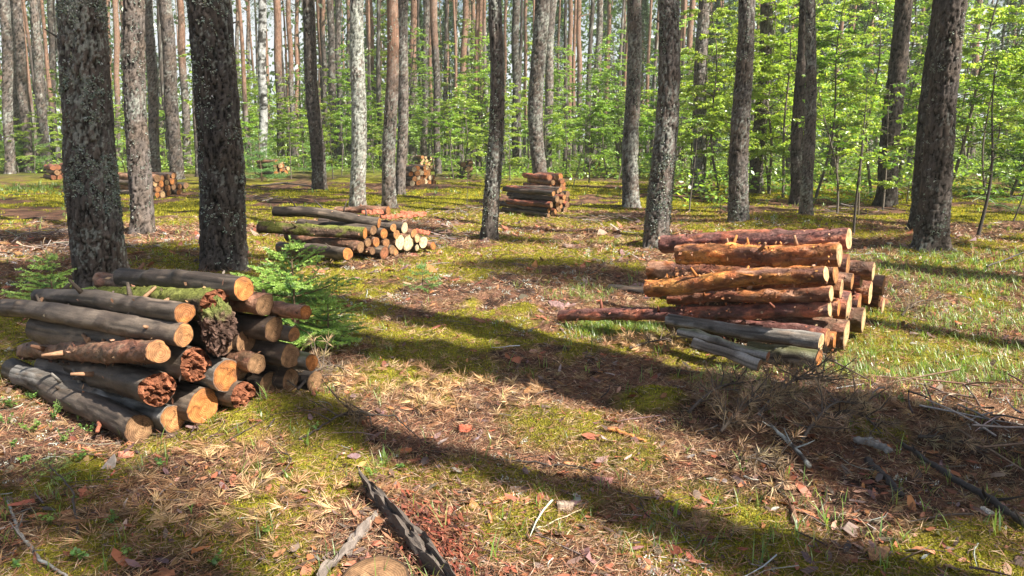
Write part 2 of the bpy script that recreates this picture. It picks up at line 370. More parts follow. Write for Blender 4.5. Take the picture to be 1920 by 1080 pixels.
# the light, straw coloured heaps
for px, py, r, n in [(760, 720, .42, 75), (900, 760, .4, 70), (1200, 650, .32, 80), (480, 960, .34, 60), (250, 960, .3, 50), (640, 720, .2, 25), (700, 930, .2, 20), (1330, 980, .15, 15), (1700, 790, .3, 35), (420, 870, .22, 25)]:
    gx0, gy0 = flat(px, py); aa = rng.random(n) * 6.28; rr = r * np.sqrt(rng.random(n))
    x = gx0 + np.cos(aa) * rr; y = gy0 + np.sin(aa) * rr * .8
    tufts(x, y, zg(x, y) + .01 + .03 * rng.random(n), rng, 22, .07, ((.56, .38, .20), (.46, .28, .14), (.36, .20, .10), (.22, .13, .08)), .8, .0034)
stuff("dry_twig_tufts", mb, M_DRY, "star shaped tufts of dry brown pine needles on the floor", "dry needles")

# bark flakes, dead leaves
mb = MB()
x, y, D = scatter(rng, 24000, 1.6, 14, .5)
k = (.35 + .65 * sstep(-.2, .4, nz2(x, y, 1.9, 2, 200))) * (1 - .5 * mossmask(x, y)) > rng.random(len(x)); x, y, D = x[k], y[k], D[k]; n = len(x)
sc = np.maximum(1, D / 5)
nr = unit(np.stack([rng.normal(size=n) * .4, rng.normal(size=n) * .4, np.ones(n)], 1)); a = perp(nr, rng); b = np.cross(nr, a)
col = pick(rng, n, [(.30, .11, .06), (.20, .13, .12), (.38, .17, .07), (.12, .08, .06), (.42, .28, .2), (.33, .28, .26)], .25, [.32, .2, .18, .2, .06, .04])
ln = (.008 + .03 * rng.random(n) ** 2.2 + .035 * (rng.random(n) < .03)) * sc; wd = ln * (.35 + .5 * rng.random(n))
c0 = lay(rng, x, y, .004 + .014 * rng.random(n))
P = []
for t, w in ((-1, .3), (-.45, .95), (.3, 1.0), (1, .35)):
    for s_ in (-1, 1):
        jit = .8 + .4 * rng.random((n, 1))
        P.append(c0 + a * (ln * t)[:, None] * jit + b * (wd * w * s_ * .6)[:, None] * jit + nr * (.35 * ln * ((t * t) - .4) * rng.normal(size=n) * .6)[:, None])
V = np.stack(P, 1).reshape(-1, 3); base = (np.arange(n) * 8)[:, None, None]
Fq = (base + np.array([[0, 1, 3, 2], [2, 3, 5, 4], [4, 5, 7, 6]])[None]).reshape(-1, 4)
mb.add(V, Fq, np.repeat(col, 8, 0))
# shredded red bark chips by the grey board
n = 620; gx0, gy0 = flat(815, 1010); x = gx0 + rng.normal(size=n) * .085 + .06 * rng.normal(size=n) ** 3 * .3; y = gy0 + rng.normal(size=n) * .13 - (x - gx0) * 1.1
a = unit(np.stack([.5 + .4 * rng.normal(size=n), -.8 + .4 * rng.normal(size=n), .2 * rng.normal(size=n)], 1))
blades(mb, lay(rng, x, y, .01 + .03 * rng.random(n)), a, unit(np.cross(a, np.array([0, 0, 1.0]) + rdir(rng, n) * .5)), .03 + .05 * rng.random(n), .006 + .009 * rng.random(n), pick(rng, n, [(.26, .07, .04), (.19, .06, .035), (.12, .05, .035), (.34, .14, .08)], .25))
stuff("bark_and_leaf_litter", mb, M_DRY, "reddish bark flakes and dead leaves scattered on the needles", "leaf litter")

# pale lichen crumbs
mb = MB()
x, y, D = scatter(rng, 5200, 1.7, 14, .4)
k = sstep(-.05, .4, nz2(x, y, 1.6, 2, 301)) > rng.random(len(x)); x, y, D = x[k], y[k], D[k]
m_ = 16; n = len(x) * m_; ctr = np.repeat(lay(rng, x, y, .008), m_, 0) + rng.normal(size=(n, 3)) * np.array([.013, .013, .006]) * np.repeat(np.maximum(1, D / 5), m_)[:, None]
d = rdir(rng, n); d[:, 2] = abs(d[:, 2]); blades(mb, ctr, d, perp(d, rng), .011 * np.repeat(np.maximum(1, D / 5), m_), .006 * np.repeat(np.maximum(1, D / 5), m_), pick(rng, n, [(.50, .54, .48), (.62, .64, .6)], .12))
stuff("lichen_litter", mb, M_LICH, "pale grey lichen crumbs lying among the needles", "lichen")

# grass blades
mb = MB()
def grass(x, y, rng, L0=.09, L1=.12, W=.0045, cols=((.19, .32, .06), (.28, .42, .09), (.12, .21, .045), (.34, .38, .11)), sc=None, lean=.45, per=7, spread=.02):
    n0 = len(x); sc = np.maximum(1, np.hypot(x, y) / 6) if sc is None else sc
    X = np.repeat(x, per) + rng.normal(size=n0 * per) * spread; Y = np.repeat(y, per) + rng.normal(size=n0 * per) * spread; n = len(X); S = np.repeat(np.broadcast_to(sc, (n0,)), per)
    b = np.stack([X, Y, zg(X, Y) - .005], 1); a = rng.random(n) * 6.283; h = np.stack([np.cos(a), np.sin(a), np.zeros(n)], 1); s_ = np.stack([-np.sin(a), np.cos(a), np.zeros(n)], 1)
    Ln = (L0 + L1 * rng.random(n)) * S ** .4; ln = lean * (.3 + rng.random(n) * 1.3); Vs = []
    for j, t in enumerate((0, .3, .62, 1.0)):
        c = b + h * (ln * Ln * t ** 1.7)[:, None] + np.array([0, 0, 1]) * (Ln * (t - .33 * np.minimum(ln, 1.2) * t * t))[:, None]
        w = (W * S * (1, 1, .75, .1)[j])[:, None]
        Vs += [c - s_ * w * .5, c + s_ * w * .5]
    V = np.stack(Vs, 1).reshape(-1, 3); base = (np.arange(n) * 8)[:, None, None]
    Fq = (base + np.array([[0, 1, 3, 2], [2, 3, 5, 4], [4, 5, 7, 6]])[None]).reshape(-1, 4)
    mb.add(V, Fq, np.repeat(pick(rng, n, cols, .2), 8, 0))
x, y, D = scatter(rng, 9000, 2.6, 24, .7)
k = grassmask(x, y) ** 1.6 * .75 > rng.random(len(x)); grass(x[k], y[k], rng, .03, .06)
x, y, D = scatter(rng, 260, 1.8, 6, 1); grass(x, y, rng, .05, .09, .004, per=4, spread=.012)
for px, py, r, n in [(1850, 520, 1.3, 600), (1760, 620, .8, 220), (1880, 600, .7, 160), (1700, 690, .5, 200), (1380, 720, .2, 70), (1120, 612, .25, 120), (1200, 620, .2, 70), (40, 355, 2.2, 220), (720, 865, .08, 5), (1850, 700, .4, 90), (1100, 560, .4, 60), (1560, 700, .3, 50)]:
    gx0, gy0 = flat(px, py); x = gx0 + rng.normal(size=n) * r * .6; y = gy0 + rng.normal(size=n) * r * .6
    grass(x, y, rng, .035, .07, .0042, lean=.8)
stuff("grass", mb, M_LEAF, "thin green grass blades growing through moss and litter", "grass")

# fine dark twigs
mb = MB()
x, y, D = scatter(rng, 2600, 1.7, 18, .5)
k = sstep(-.3, .4, nz2(x, y, .9, 2, 401)) > rng.random(len(x)); x, y, D = x[k], y[k], D[k]
for xx, yy, dd in zip(x, y, D):
    a = rng.random() * 6.28; Lt = (.06 + .28 * rng.random() ** 2) * max(1, dd / 7); t = np.linspace(-.5, .5, 4)[:, None]
    c = np.array([xx, yy, 0]) + np.array([math.cos(a), math.sin(a), 0]) * t * Lt + np.array([-math.sin(a), math.cos(a), 0]) * (t * t - .1) * Lt * rng.normal() * .5
    c[:, 2] = zg(c[:, 0], c[:, 1]) + .006 + .02 * rng.random()
    add_tube(mb, c, np.array([1, .9, .7, .35]) * (.0015 + .0032 * rng.random() ** 2) * max(1, dd / 6), pick(rng, 1, [(.10, .075, .06), (.06, .045, .04), (.25, .2, .17), (.42, .42, .38)], .2, [.4, .3, .2, .1])[0], 5, False)
stuff("twig_litter", mb, M_TWIG, "small fallen twigs strewn over moss and needles", "twigs")
# ------------------------------------------------------------------ pines
def crown_mesh(seed, R, Hc, ncl, name, dark=1.0, q=34, ql=.15, qw=.028):
    """needle crown: limbs and needle clumps round a vertical axis, origin at the axis, spans 0..Hc"""
    rg = np.random.default_rng(seed); mb = MB(); lb = MB()
    cs = []
    for k in range(ncl):
        t = rg.random() ** .8; z = t * Hc; r = R * (0.35 + .65 * math.sin(math.pi * min(1, .18 + t * .8))) * (.25 + .75 * rg.random() ** .6)
        a = rg.random() * 6.283; cs.append((r * math.cos(a), r * math.sin(a), z))
    cs = np.array(cs)
    for k in range(0, ncl, 5):
        e = cs[k]; t = np.linspace(0, 1, 4)[:, None]
        p = np.array([0, 0, max(0, e[2] - .5)]) * (1 - t) + e * t; add_tube(lb, p, np.array([.05, .035, .02, .01]) * R / 1.8, (.2, .11, .07), 5, False)
    N = ncl * q; o = np.repeat(cs, q, 0) + rg.normal(size=(N, 3)) * np.array([.24, .24, .14]) * R / 1.8
    d = rdir(rg, N); d[:, 2] = d[:, 2] * .6 + .25; d = unit(d)
    blades(mb, o, d, perp(d, rg), ql * (.7 + .6 * rg.random(N)) * R / 1.8, qw * R / 1.8, np.repeat(pick(rg, ncl, [(.075, .13, .045), (.05, .095, .04), (.10, .15, .045)], .2), q, 0) * dark)
    return mb.mesh(name, M_NEEDLE, False), lb.mesh(name + "_limbs", M_TWIG)
CROWNS = [crown_mesh(40 + k, 1.9, 5.0, 70, "pine_crown") for k in range(4)]
BIG = [crown_mesh(60 + k, 1.9, 3.6, 190, "dense_pine_crown", q=48, qw=.042) for k in range(2)]

def trunk_mb(axis, rad, zs, segs, seed, lich, redz, tint, plate=.055, depth=.016, base=(.155, .128, .112), white=0.0, birch=False):
    """axis(z)->Nx2 offset, rad(z); returns MB, with real bark plates"""
    n = len(zs); th = np.linspace(0, 2 * math.pi, segs, endpoint=False)
    Z, T = np.meshgrid(zs, th, indexing='ij'); Z = Z.ravel(); T = T.ravel()
    r = rad(Z); off = axis(Z); R0 = float(rad(np.array([1.0]))[0])
    P = np.stack([np.cos(T) * R0, np.sin(T) * R0, Z], 1)
    w = P + np.stack([fbm(P * 9 + q_, 3, seed + q_) for q_ in (0, 4, 9)], 1) * np.array([.035, .035, .09])
    d1, d2, idv = worley(w / np.array([plate * .85, plate * .85, plate * 4.6]), seed)
    plates = sstep(.0, .13, d2 - d1 + .12 * fbm(P * np.array([45, 45, 18]), 2, seed + 2))
    fl = fbm(P * np.array([22, 22, 9]), 3, seed + 3)
    depth = depth * (1 - .75 * sstep(redz, redz + 1.5, Z))
    r = r + depth * (plates - .6) + depth * .8 * fl + depth * .35 * (idv - .5) + R0 * .05 * fbm(P * np.array([2.5, 2.5, 1.0]), 2, seed + 5)
    r = r * (1 + .45 * np.exp(-np.clip(Z + .12, 0, 9) / .15) * np.clip(np.sin(T * 4 + seed) + .6 * np.sin(T * 3 + seed * 2), -.2, 1.5))
    V = np.stack([off[:, 0] + np.cos(T) * r, off[:, 1] + np.sin(T) * r, Z], 1)
    c = np.array(base) * tint; c = np.tile(c, (len(Z), 1)) * (.22 + .80 * plates + .22 * (idv - .5) + .5 * fl)[:, None]
    c = c * (1 + np.outer(fbm(P * 5, 2, seed + 8), [.1, 0, -.12]))
    rz = sstep(redz, redz + 2.2, Z + fbm(P * 2, 2, seed + 9) * .8)[:, None]
    c = c * (1 - rz) + np.array([.235, .14, .098]) * (.75 + .45 * (fl * .5 + .5))[:, None] * rz
    lm = fbm(P * np.array([46, 46, 32]), 3, seed + 12) + .8 * fbm(P * np.array([3, 3, 2.]), 2, seed + 14)
    lm = sstep(.47 - .62 * lich, .53 - .55 * lich, lm)[:, None] * (.25 + .75 * plates[:, None]) * (1 - .7 * rz) * (.75 + .25 * white)
    if birch:
        bl = sstep(.0, .2, fbm(P * np.array([5, 5, 9]), 3, seed + 30))[:, None]; c = np.array([.40, .40, .39]) * (1 - bl) + np.array([.06, .055, .05]) * bl; lm = lm * 0
    lcol = np.array([.29, .305, .27]) * (.45 + .55 * min(1, tint)) * (1 + .5 * fbm(P * 30, 2, seed + 20))[:, None] * (1 + white * .75)
    c = c * (1 - lm) + lcol * lm
    i = np.arange(n - 1)[:, None] * segs; j = np.arange(segs)[None]; k = (j + 1) % segs
    mb = MB(); mb.add(V, np.stack([i + j, i + k, i + segs + k, i + segs + j], -1).reshape(-1, 4), c)
    return mb
def flakes_mb(axis, rad, z0, z1, n, seed, bands=(), sun=.5, size=.02):
    """leafy lichen rosettes standing off the bark"""
    rg = np.random.default_rng(seed); mb = MB()
    z = z0 + (z1 - z0) * rg.random(n * 3); T = rg.random(n * 3) * 6.283
    P = np.stack([np.cos(T), np.sin(T), z], 1); m = fbm(P * np.array([1.6, 1.6, 2.2]), 3, seed) * 1.2
    for bz, bw, bk in bands: m = m + bk * np.exp(-((z + .06 * np.sin(T * 2 + seed) - bz) / bw) ** 2)
    o = np.argsort(-m + rg.random(n * 3) * .5)[:n]; z = z[o]; T = T[o]
    q = 5; z = np.repeat(z, q) + rg.normal(size=n * q) * size * .5; T = np.repeat(T, q) + rg.normal(size=n * q) * size * .5 / max(.05, float(rad(np.array([1.]))[0]))
    r = rad(z) + .003 + .004 * rg.random(len(z)); off = axis(z)
    N = np.stack([np.cos(T), np.sin(T), 0 * T], 1); b = np.stack([off[:, 0], off[:, 1], z], 1) + N * r[:, None]
    d = unit(N * (.25 + .5 * rg.random((len(z), 1))) + rdir(rg, len(z)) * .9); s_ = unit(np.cross(d, N + rdir(rg, len(z)) * .5))
    blades(mb, b, d, s_, size * (.6 + .9 * rg.random(len(z))), size * (.5 + .5 * rg.random(len(z))), pick(rg, len(z), [(.27, .31, .27), (.18, .22, .19), (.38, .40, .36)], .18))
    return mb

AUTO = []      # (object, prefix, px, kind) whose label is finished at the end by where it stands
def make_pine(bx, by, tx, wb, wt, label=None, lich=.3, redz=9, tint=1.0, seed=0, H=None, D=None, prefix=None, bands=(), nfl=0, bend=0.0, birch=False, stubs=4, crown=True, white=0.0, group=None, fsize=.02, tmid=None):
    rg = np.random.default_rng(1000 + seed)
    if D is None: b = G(bx, by)
    else:
        r = ray(bx, 300); r = r / r[1]; b = np.array([r[0] * D, D, 0]); b[2] = zg(b[0], b[1])[0]
    Y = b[1]; depth = (b - CAMP) @ CF
    tr = ray(tx, 0); tp = CAMP + tr * (Y / tr[1]); zt = tp[2] - b[2]
    rb = wb * depth / F_PX / 2 * .96; rt = wt * ((tp - CAMP) @ CF) / F_PX / 2
    H = H or 14.5 + 3.5 * rg.random(); sl = (tp[0] - b[0]) / zt; slope_r = (rt - rb) / zt
    ph = rg.random() * 6.28; amp = min(.035, .012 + .0015 * depth)
    tilt_y = rg.normal() * .008
    def axis(z):
        z = np.asarray(z, float); t = z / zt
        w = amp * np.sin(z * 1.3 + ph) * np.clip(z, 0, 1) + bend * np.sin(math.pi * np.clip(t, 0, 1.6))
        return np.stack([sl * np.clip(z, 0, zt * 1.5) + sl * .3 * np.clip(z - zt * 1.5, 0, 99) + w, tilt_y * z + 0 * z], 1)
    def rad(z):
        z = np.asarray(z, float); r1 = rb + slope_r * np.clip(z, 0, zt); rr = np.where(z > zt, rt * (1 - .72 * (z - zt) / max(.5, H - zt)), r1)
        return np.maximum(rr, .03) * (1 + .20 * np.exp(-np.clip(z + .1, 0, 9) / .14))
    pxm = F_PX / depth / 1.875; step = max(.011, 1.15 / pxm); zv = min(H, zt + .5)
    zs = np.concatenate([np.arange(-.12, zv, step), np.linspace(zv, H, 14)]); segs = int(np.clip(2 * math.pi * rb / step, 10, 150))
    name = "birch_tree" if birch else "pine_tree"
    root = empty(name, b, label, "tree", group or "tall pines of the forest")
    mb = trunk_mb(axis, rad, zs, segs, 7 * seed + 3, lich, redz, tint, .052 if rb > .12 else .04, .02 * min(1.2, rb / .17), white=white, birch=birch)
    part("trunk", mb, M_BARK, root)
    if nfl: part("lichen", flakes_mb(axis, rad, .05, min(zt, 5), nfl, seed + 70, bands, size=fsize), M_LICH, root, False)
    for s_ in range(stubs if depth < 16 else 0):
        z = .8 + rg.random() * max(.5, zt - .8); a = rg.random() * 6.283; o = axis([z])[0]; r_ = float(rad([z])[0]) - .015; u = np.array([math.cos(a), math.sin(a), .25 + .5 * rg.random()]); Ls = .05 + .09 * rg.random()
        sb = MB(); add_tube(sb, np.array([o[0], o[1], z]) + u * np.array([[r_], [r_ + Ls * .5], [r_ + Ls]]), [.014, .009, .006], (.09, .08, .07), 7)
        part("branch_stub", sb, M_TWIG, root)
    if crown:
        cm, lm = CROWNS[seed % 4]; o = axis([H - 4.6])[0]; c = link("crown", cm, root, (o[0], o[1], H - 4.6)); c.rotation_euler = (0, 0, rg.random() * 6.28)
        c.scale = (.9 + .3 * rg.random(),) * 3; l = link("limb", lm, c)
    if prefix: AUTO.append((root, prefix, bx, Y))
    return root

MAIN = [
 # bx  by   tx   wb  wt   kwargs
 (192, 540, 144, 92, 78, dict(label="thick leaning pine with pale lichen patches behind the left front log pile", lich=.3, nfl=1500, bands=((1.1, .2, 1.3), (1.95, .03, 1.2), (2.65, .08, .9)), fsize=.022, tint=.62)),
 (421, 500, 396, 82, 72, dict(label="thick dark straight pine right behind the left front log pile", lich=.06, nfl=700, bands=((.62, .08, 1.3), (1.6, .05, 1.2), (2.9, .08, 1.0)), tint=.5)),
 (268, 437, 246, 41, 35, dict(label="grey pine standing between the two thick front pines, one stump shoot at its foot", lich=.22, nfl=350, bands=((1.1, .2, .8),), tint=.85)),
 (332, 336, 311, 25, 22, dict(label="brown pine rising behind the right end of the far left log pile", lich=.2, redz=8.0, tint=.75)),
 (599, 357, 576, 27, 21, dict(label="dark pine left of the white lichen pine, behind the middle log pile", lich=.12, tint=.62, nfl=150)),
 (670, 389, 672, 29, 24, dict(label="pine whitened all over by lichen right behind the middle log pile", lich=.95, nfl=500, tint=1.4, white=.6)),
 (730, 389, 735, 26, 21, dict(label="pine with bare orange red upper bark behind the middle log pile", lich=.2, redz=1.7, nfl=200)),
 (751, 366, 758, 19, 19, dict(label="grey pine touching the orange topped pine on its right side", lich=.4, nfl=100)),
 (918, 445, 928, 31, 24, dict(label="dark lichen speckled pine left of the dark log stack", lich=.32, nfl=450, bands=((1.2, .9, .5),), tint=.7, bend=.04)),
 (1014, 354, 1017, 27, 28, dict(label="curved stem of the forked pine behind the dark log stack", lich=.7, redz=20, nfl=300, bend=-.16, tint=.8)),
 (1028, 322, 1036, 16, 15, dict(label="thin pale pine leaning out right behind the curved stem", lich=.6, bend=-.08)),
 (1183, 387, 1187, 31, 24, dict(label="grey pine with lichen streaks left of the flaking lichen pine", lich=.5, nfl=500, tint=.85)),
 (1229, 467, 1253, 46, 36, dict(label="pine with heavy flaking lichen beside the left end of the orange log pile", lich=.42, nfl=1100, bands=((1.15, .10, 1.1), (.5, .35, .9)), tint=.85, bend=.05)),
 (1308, 359, 1319, 26, 21, dict(label="grey pine standing behind the orange log pile, left of the smooth dark pine", lich=.45, nfl=200)),
 (1384, 414, 1398, 37, 28, dict(label="smooth dark pine rising directly behind the middle of the orange log pile", lich=.2, nfl=350, bands=((.3, .4, .8),), tint=.75)),
 (1417, 360, 1441, 25, 22, dict(label="dark pine just right of and behind the smooth dark pine", lich=.15, tint=.7)),
 (1493, 382, 1508, 23, 19, dict(label="black looking pine half hidden by the slim grey pine", lich=.05, tint=.5)),
 (1512, 406, 1520, 23, 17, dict(label="slim light grey pine in front of the black looking pine", lich=.4, nfl=250)),
 (1661, 385, 1694, 36, 28, dict(label="dark pine wrapped in green saplings, leaning right", lich=.08, tint=.55)),
 (1726, 430, 1764, 40, 34, dict(label="dark pine hidden behind the broad right hand pine", lich=.08, tint=.5)),
 (1742, 466, 1788, 56, 42, dict(label="broad dark pine with deep furrows, frontmost on the right side", lich=.08, nfl=220, tint=.6)),
]
MIDS = [  # bx, by or None, tx, wb, wt, prefix, kw   (distance from width when the foot is hidden)
 (19, 326, 8, 18, 17, "brown grey pine", {}), (36, 322, 22, 15, 14, "pale grey pine", {}), (52, 0, 32, 17, 16, "light grey pine", {}), (52, 0, 42, 10, 9, "red barked pine", dict(redz=1)),
 (84, 0, 62, 17, 12, "light grey pine", {}), (83, 0, 66, 17, 16, "dark pine", dict(tint=.6)), (100, 0, 96, 12, 12, "dark pine", dict(tint=.5)),
 (290, 0, 279, 19, 17, "pale grey pine", {}), (352, 0, 336, 15, 12, "reddish pine", dict(redz=4)), (371, 332, 362, 10, 9, "dark thin pine", dict(tint=.6)), (222, 0, 217, 10, 10, "brown pine", dict(redz=3)),
 (211, 0, 203, 9, 8, "orange pine", dict(redz=2)), (305, 0, 297, 9, 8, "pale thin pine", {}), (236, 0, 229, 8, 8, "dark thin pine", dict(tint=.6)), (129, 0, 118, 10, 9, "reddish pine", dict(redz=2.5)),
 (493, 0, 489, 16, 14, "white barked birch", dict(birch=True)), (528, 0, 518, 15, 13, "dark brown pine", dict(tint=.7, redz=4)), (552, 0, 541, 10, 9, "orange and white pine", dict(redz=5)), (557, 0, 556, 8, 7, "red barked pine", dict(redz=1.5)),
 (612, 0, 605, 9, 8, "dark thin pine", dict(tint=.5)), (603, 0, 598, 8, 8, "pale thin pine", dict(redz=3)), (627, 303, 619, 14, 13, "grey pine", dict(tint=.75)), (639, 308, 632, 11, 10, "grey pine", dict(tint=.85)),
 (692, 0, 690, 9, 9, "pale thin pine", {}), (704, 300, 695, 8, 7, "dark thin pine", dict(tint=.6, redz=5)), (774, 303, 775, 16, 12, "orange topped pine", dict(redz=4.5)), (759, 310, 759, 9, 8, "dark thin pine", dict(tint=.6)),
 (796, 308, 799, 12, 12, "pale grey pine", {}), (822, 326, 814, 12, 14, "dark brown pine", dict(tint=.65, redz=5)), (807, 0, 808, 8, 7, "brown thin pine", dict(tint=.8)), (863, 304, 873, 13, 11, "red topped pine", dict(redz=4)),
 (879, 0, 879, 7, 7, "white stemmed pine", dict(lich=.8)), (886, 0, 887, 9, 8, "dark thin pine", dict(tint=.6)), (902, 0, 900, 11, 10, "pale orange pine", dict(redz=3)), (967, 309, 967, 14, 14, "dark grey pine", dict(tint=.6)),
 (984, 0, 986, 6, 6, "red barked pine", dict(redz=1)), (1066, 0, 1070, 9, 9, "orange barked pine", dict(redz=1.5)), (1088, 0, 1085, 10, 9, "orange topped dark pine", dict(redz=5, tint=.7)), (1112, 304, 1126, 12, 11, "pale lichened pine", dict(lich=.7)),
 (1132, 0, 1143, 7, 7, "red brown pine", dict(redz=2)), (1167, 0, 1172, 7, 6, "brown thin pine", dict(tint=.7)), (1203, 0, 1203, 8, 8, "red barked pine", dict(redz=1)), (1270, 0, 1282, 12, 12, "orange barked pine", dict(redz=2)), (1282, 312, 1299, 10, 11, "orange topped pale pine", dict(redz=5)),
 (1331, 0, 1332, 8, 7, "grey thin pine", {}), (1350, 0, 1352, 7, 7, "brown thin pine", dict(redz=3)), (1424, 0, 1428, 7, 7, "orange thin pine", dict(redz=2)), (1490, 0, 1503, 10, 10, "orange topped pine", dict(redz=4)),
 (1462, 0, 1470, 8, 7, "dark thin pine", dict(tint=.5)), (1552, 0, 1552, 7, 7, "brown thin pine", dict(tint=.7)), (1583, 0, 1599, 8, 8, "white and orange pine", dict(redz=5)), (1630, 0, 1632, 10, 10, "orange barked pine", dict(redz=3)),
 (1820, 0, 1832, 13, 12, "reddish pine", dict(redz=4)), (1612, 0, 1617, 6, 6, "brown thin pine", dict(redz=3)), (1896, 0, 1900, 9, 8, "brown thin pine", dict(redz=4)), (1545, 0, 1541, 6, 6, "grey thin pine", {}),
 (655, 0, 652, 8, 8, "dark thin pine", dict(tint=.6)), (583, 0, 580, 7, 7, "pale thin pine", dict(redz=3)), (715, 0, 712, 7, 7, "brown thin pine", dict(redz=3)), (837, 0, 838, 8, 7, "orange barked pine", dict(redz=2)),
 (854, 0, 855, 6, 6, "grey thin pine", {}), (945, 0, 948, 6, 6, "brown thin pine", dict(redz=3)), (468, 0, 464, 7, 7, "pale thin pine", {}), (446, 0, 444, 7, 7, "pale thin pine", dict(lich=.7)),
]
for k, (bx, by, tx, wb, wt, kw) in enumerate(MAIN): make_pine(bx, by, tx, wb, wt, seed=k, **kw)
for k, (bx, by, tx, wb, wt, pre, kw) in enumerate(MIDS):
    kw = dict(dict(lich=.3, stubs=0), **kw)
    if by: make_pine(bx, by, tx, wb, wt, seed=100 + k, prefix=pre, **kw)
    else: make_pine(bx, 300, tx, wb, wt, seed=100 + k, prefix=pre, D=min(62, F_PX * (.42 + .04 * math.sin(k * 1.7)) / wb), **kw)
# slender trunks deeper in the forest
rg = np.random.default_rng(77); FARP = []
for k in range(9):
    z = np.arange(-.3, 17, .25); r0 = .11 + .05 * rg.random(); rz = (2.5, 6.0, 12.0)[k % 3]; aa = rg.normal() * .012; ph = rg.random() * 6
    me = trunk_mb(lambda q: np.stack([aa * q + .05 * np.sin(q * .6 + ph), 0 * q], 1), lambda q: r0 * (1 - .045 * np.clip(q, 0, 17)), z, 9, 900 + k, .3, rz, .6 + .5 * (k % 2), .08, .01).mesh("far_trunk", M_BARK); FARP.append(me)
for k in range(165):
    px = -250 + 2420 * (k + rg.random()) / 165; D = 36 + 46 * rg.random()
    if px > 1500 and rg.random() < .35: continue
    r = ray(px, 290); r /= r[1]; b = np.array([r[0] * D, D, 0]); b[2] = zg(b[0], b[1])[0]; j = k % 9
    root = empty("pine_tree", b, None, "tree", "slender pines deep in the forest"); link("trunk", FARP[j], root)
    cm, lm = CROWNS[k % 4]; c = link("crown", cm, root, (0, 0, 11.5)); c.rotation_euler = (0, 0, rg.random() * 6.28)
    AUTO.append((root, ("thin orange far pine", "thin brown far pine", "thin grey far pine")[j % 3], px, D))

# ------------------------------------------------------------------ pines beside the photographer whose crowns shade the clearing
def shade_pine(px, py, Hc, R, seed, r0=.19, z=0.0, base=None):
    t = G(px, py); t[2] += z
    while True:                      # tall enough that its own trunk stands outside the view
        c = t + SUN * ((Hc - t[2]) / SUN[2])
        if Hc > 27 or c[0] > .80 * c[1] + .8: break
        Hc += .5
    b = np.array([c[0], c[1], 0.0]); b = np.array([c[0], c[1], 0.0])
    if base is not None: b[:2] += base
    b[2] = zg(b[0], b[1])[0]
    root = empty("pine_tree", b, None, "tree", "pines beside and behind the photographer")
    top = c - b; zs = np.concatenate([np.arange(-.15, 4, .05), np.linspace(4.2, Hc + 1, 30)])
    mb = trunk_mb(lambda q: np.stack([top[0] * q / Hc, top[1] * q / Hc], 1), lambda q: r0 * (1 - .55 * np.clip(q, 0, 99) / Hc), zs, 40, 500 + seed, .3, 7, .9)
    part("trunk", mb, M_BARK, root)
    cm, lm = BIG[seed % 2]; cr = link("crown", cm, root, (top[0], top[1], Hc - 1.8 * R / 1.9)); s_ = R / 1.9; cr.scale = (s_, s_, s_); link("limb", lm, cr); cr.rotation_euler = (0, 0, seed * 1.3)
    AUTO.append((root, "pine outside the picture near the camera", 960 + seed, 100 + seed))
    return root
SHADES = [  # picture point shaded, crown height, radius, height above floor of the shaded point
 (195, 560, 13, 1.35, 1.7), (210, 545, 14.5, 1.0, .6), (60, 640, 12, .75, .3), (200, 690, 12, .6, .35), (421, 510, 14, 1.2, 1.6), (420, 500, 12.5, .8, .5), (470, 600, 12.5, .55, .45),
 (590, 772, 13, .26, 0), (640, 650, 12, .4, 0), (990, 684, 12, .42, 0), (1180, 712, 13, .26, 0), (1330, 745, 12, .45, 0), (1470, 795, 13.5, .5, 0), (1620, 835, 12, .5, 0), (1790, 880, 12, .55, 0), (1900, 960, 13, .5, 0),
 (90, 960, 12, .5, 0), (330, 1040, 12.5, .3, 0), (1480, 1060, 12, .3, 0),
 (1010, 505, 14, .8, 0), (1150, 515, 13, .6, 0), (60, 445, 13, .9, 0), (1745, 440, 14, 1.1, 2.0), (1740, 450, 12.5, .9, .7), (1694, 385, 14, 1.2, 1.5), (1500, 382, 14, .7, 2), (1384, 410, 13, .8, 2.2), (595, 360, 14, .9, 2), (918, 440, 13.5, .6, 1.8), (1000, 385, 13, 1.0, .3),
 (1229, 460, 12.5, .5, 2.3),
]
for k, (px, py, Hc, R, z) in enumerate(SHADES): shade_pine(px, py, Hc, R, k, z=z, base=np.array([-.53, -.85]) * 1.8 if (px, py) in ((421, 510), (420, 500), (1010, 505), (1150, 515), (60, 445)) else None)
# ------------------------------------------------------------------ logs
BARKS = {
 'dark':  dict(mat=M_LOGG, a=(.07, .053, .042), b=(.115, .09, .07), amp=.010, flk=6),
 'grey':  dict(mat=M_WOOD, a=(.24, .225, .205), b=(.13, .115, .10), amp=.018, flk=4),
 'brown': dict(mat=M_LOGO, a=(.15, .075, .045), b=(.22, .12, .075), amp=.022, flk=45),
 'red':   dict(mat=M_LOGO, a=(.36, .13, .045), b=(.17, .065, .035), amp=.026, flk=90),
 'orange':dict(mat=M_LOGO, a=(.52, .21, .055), b=(.27, .10, .035), amp=.026, flk=110),
 'maroon':dict(mat=M_LOGO, a=(.30, .105, .06), b=(.13, .055, .045), amp=.024, flk=60),
 'moss':  dict(mat=M_ROT, a=(.13, .13, .035), b=(.12, .08, .06), amp=.05, flk=40),
 'black': dict(mat=M_LOGG, a=(.05, .04, .034), b=(.085, .06, .045), amp=.015, flk=8),
}
CUTS = {'tan': (.42, .20, .08), 'orange': (.46, .18, .055), 'pale': (.58, .39, .20), 'white': (.64, .50, .31), 'dull': (.27, .155, .08), 'red': (.30, .12, .06), 'rotten': (.22, .085, .045)}
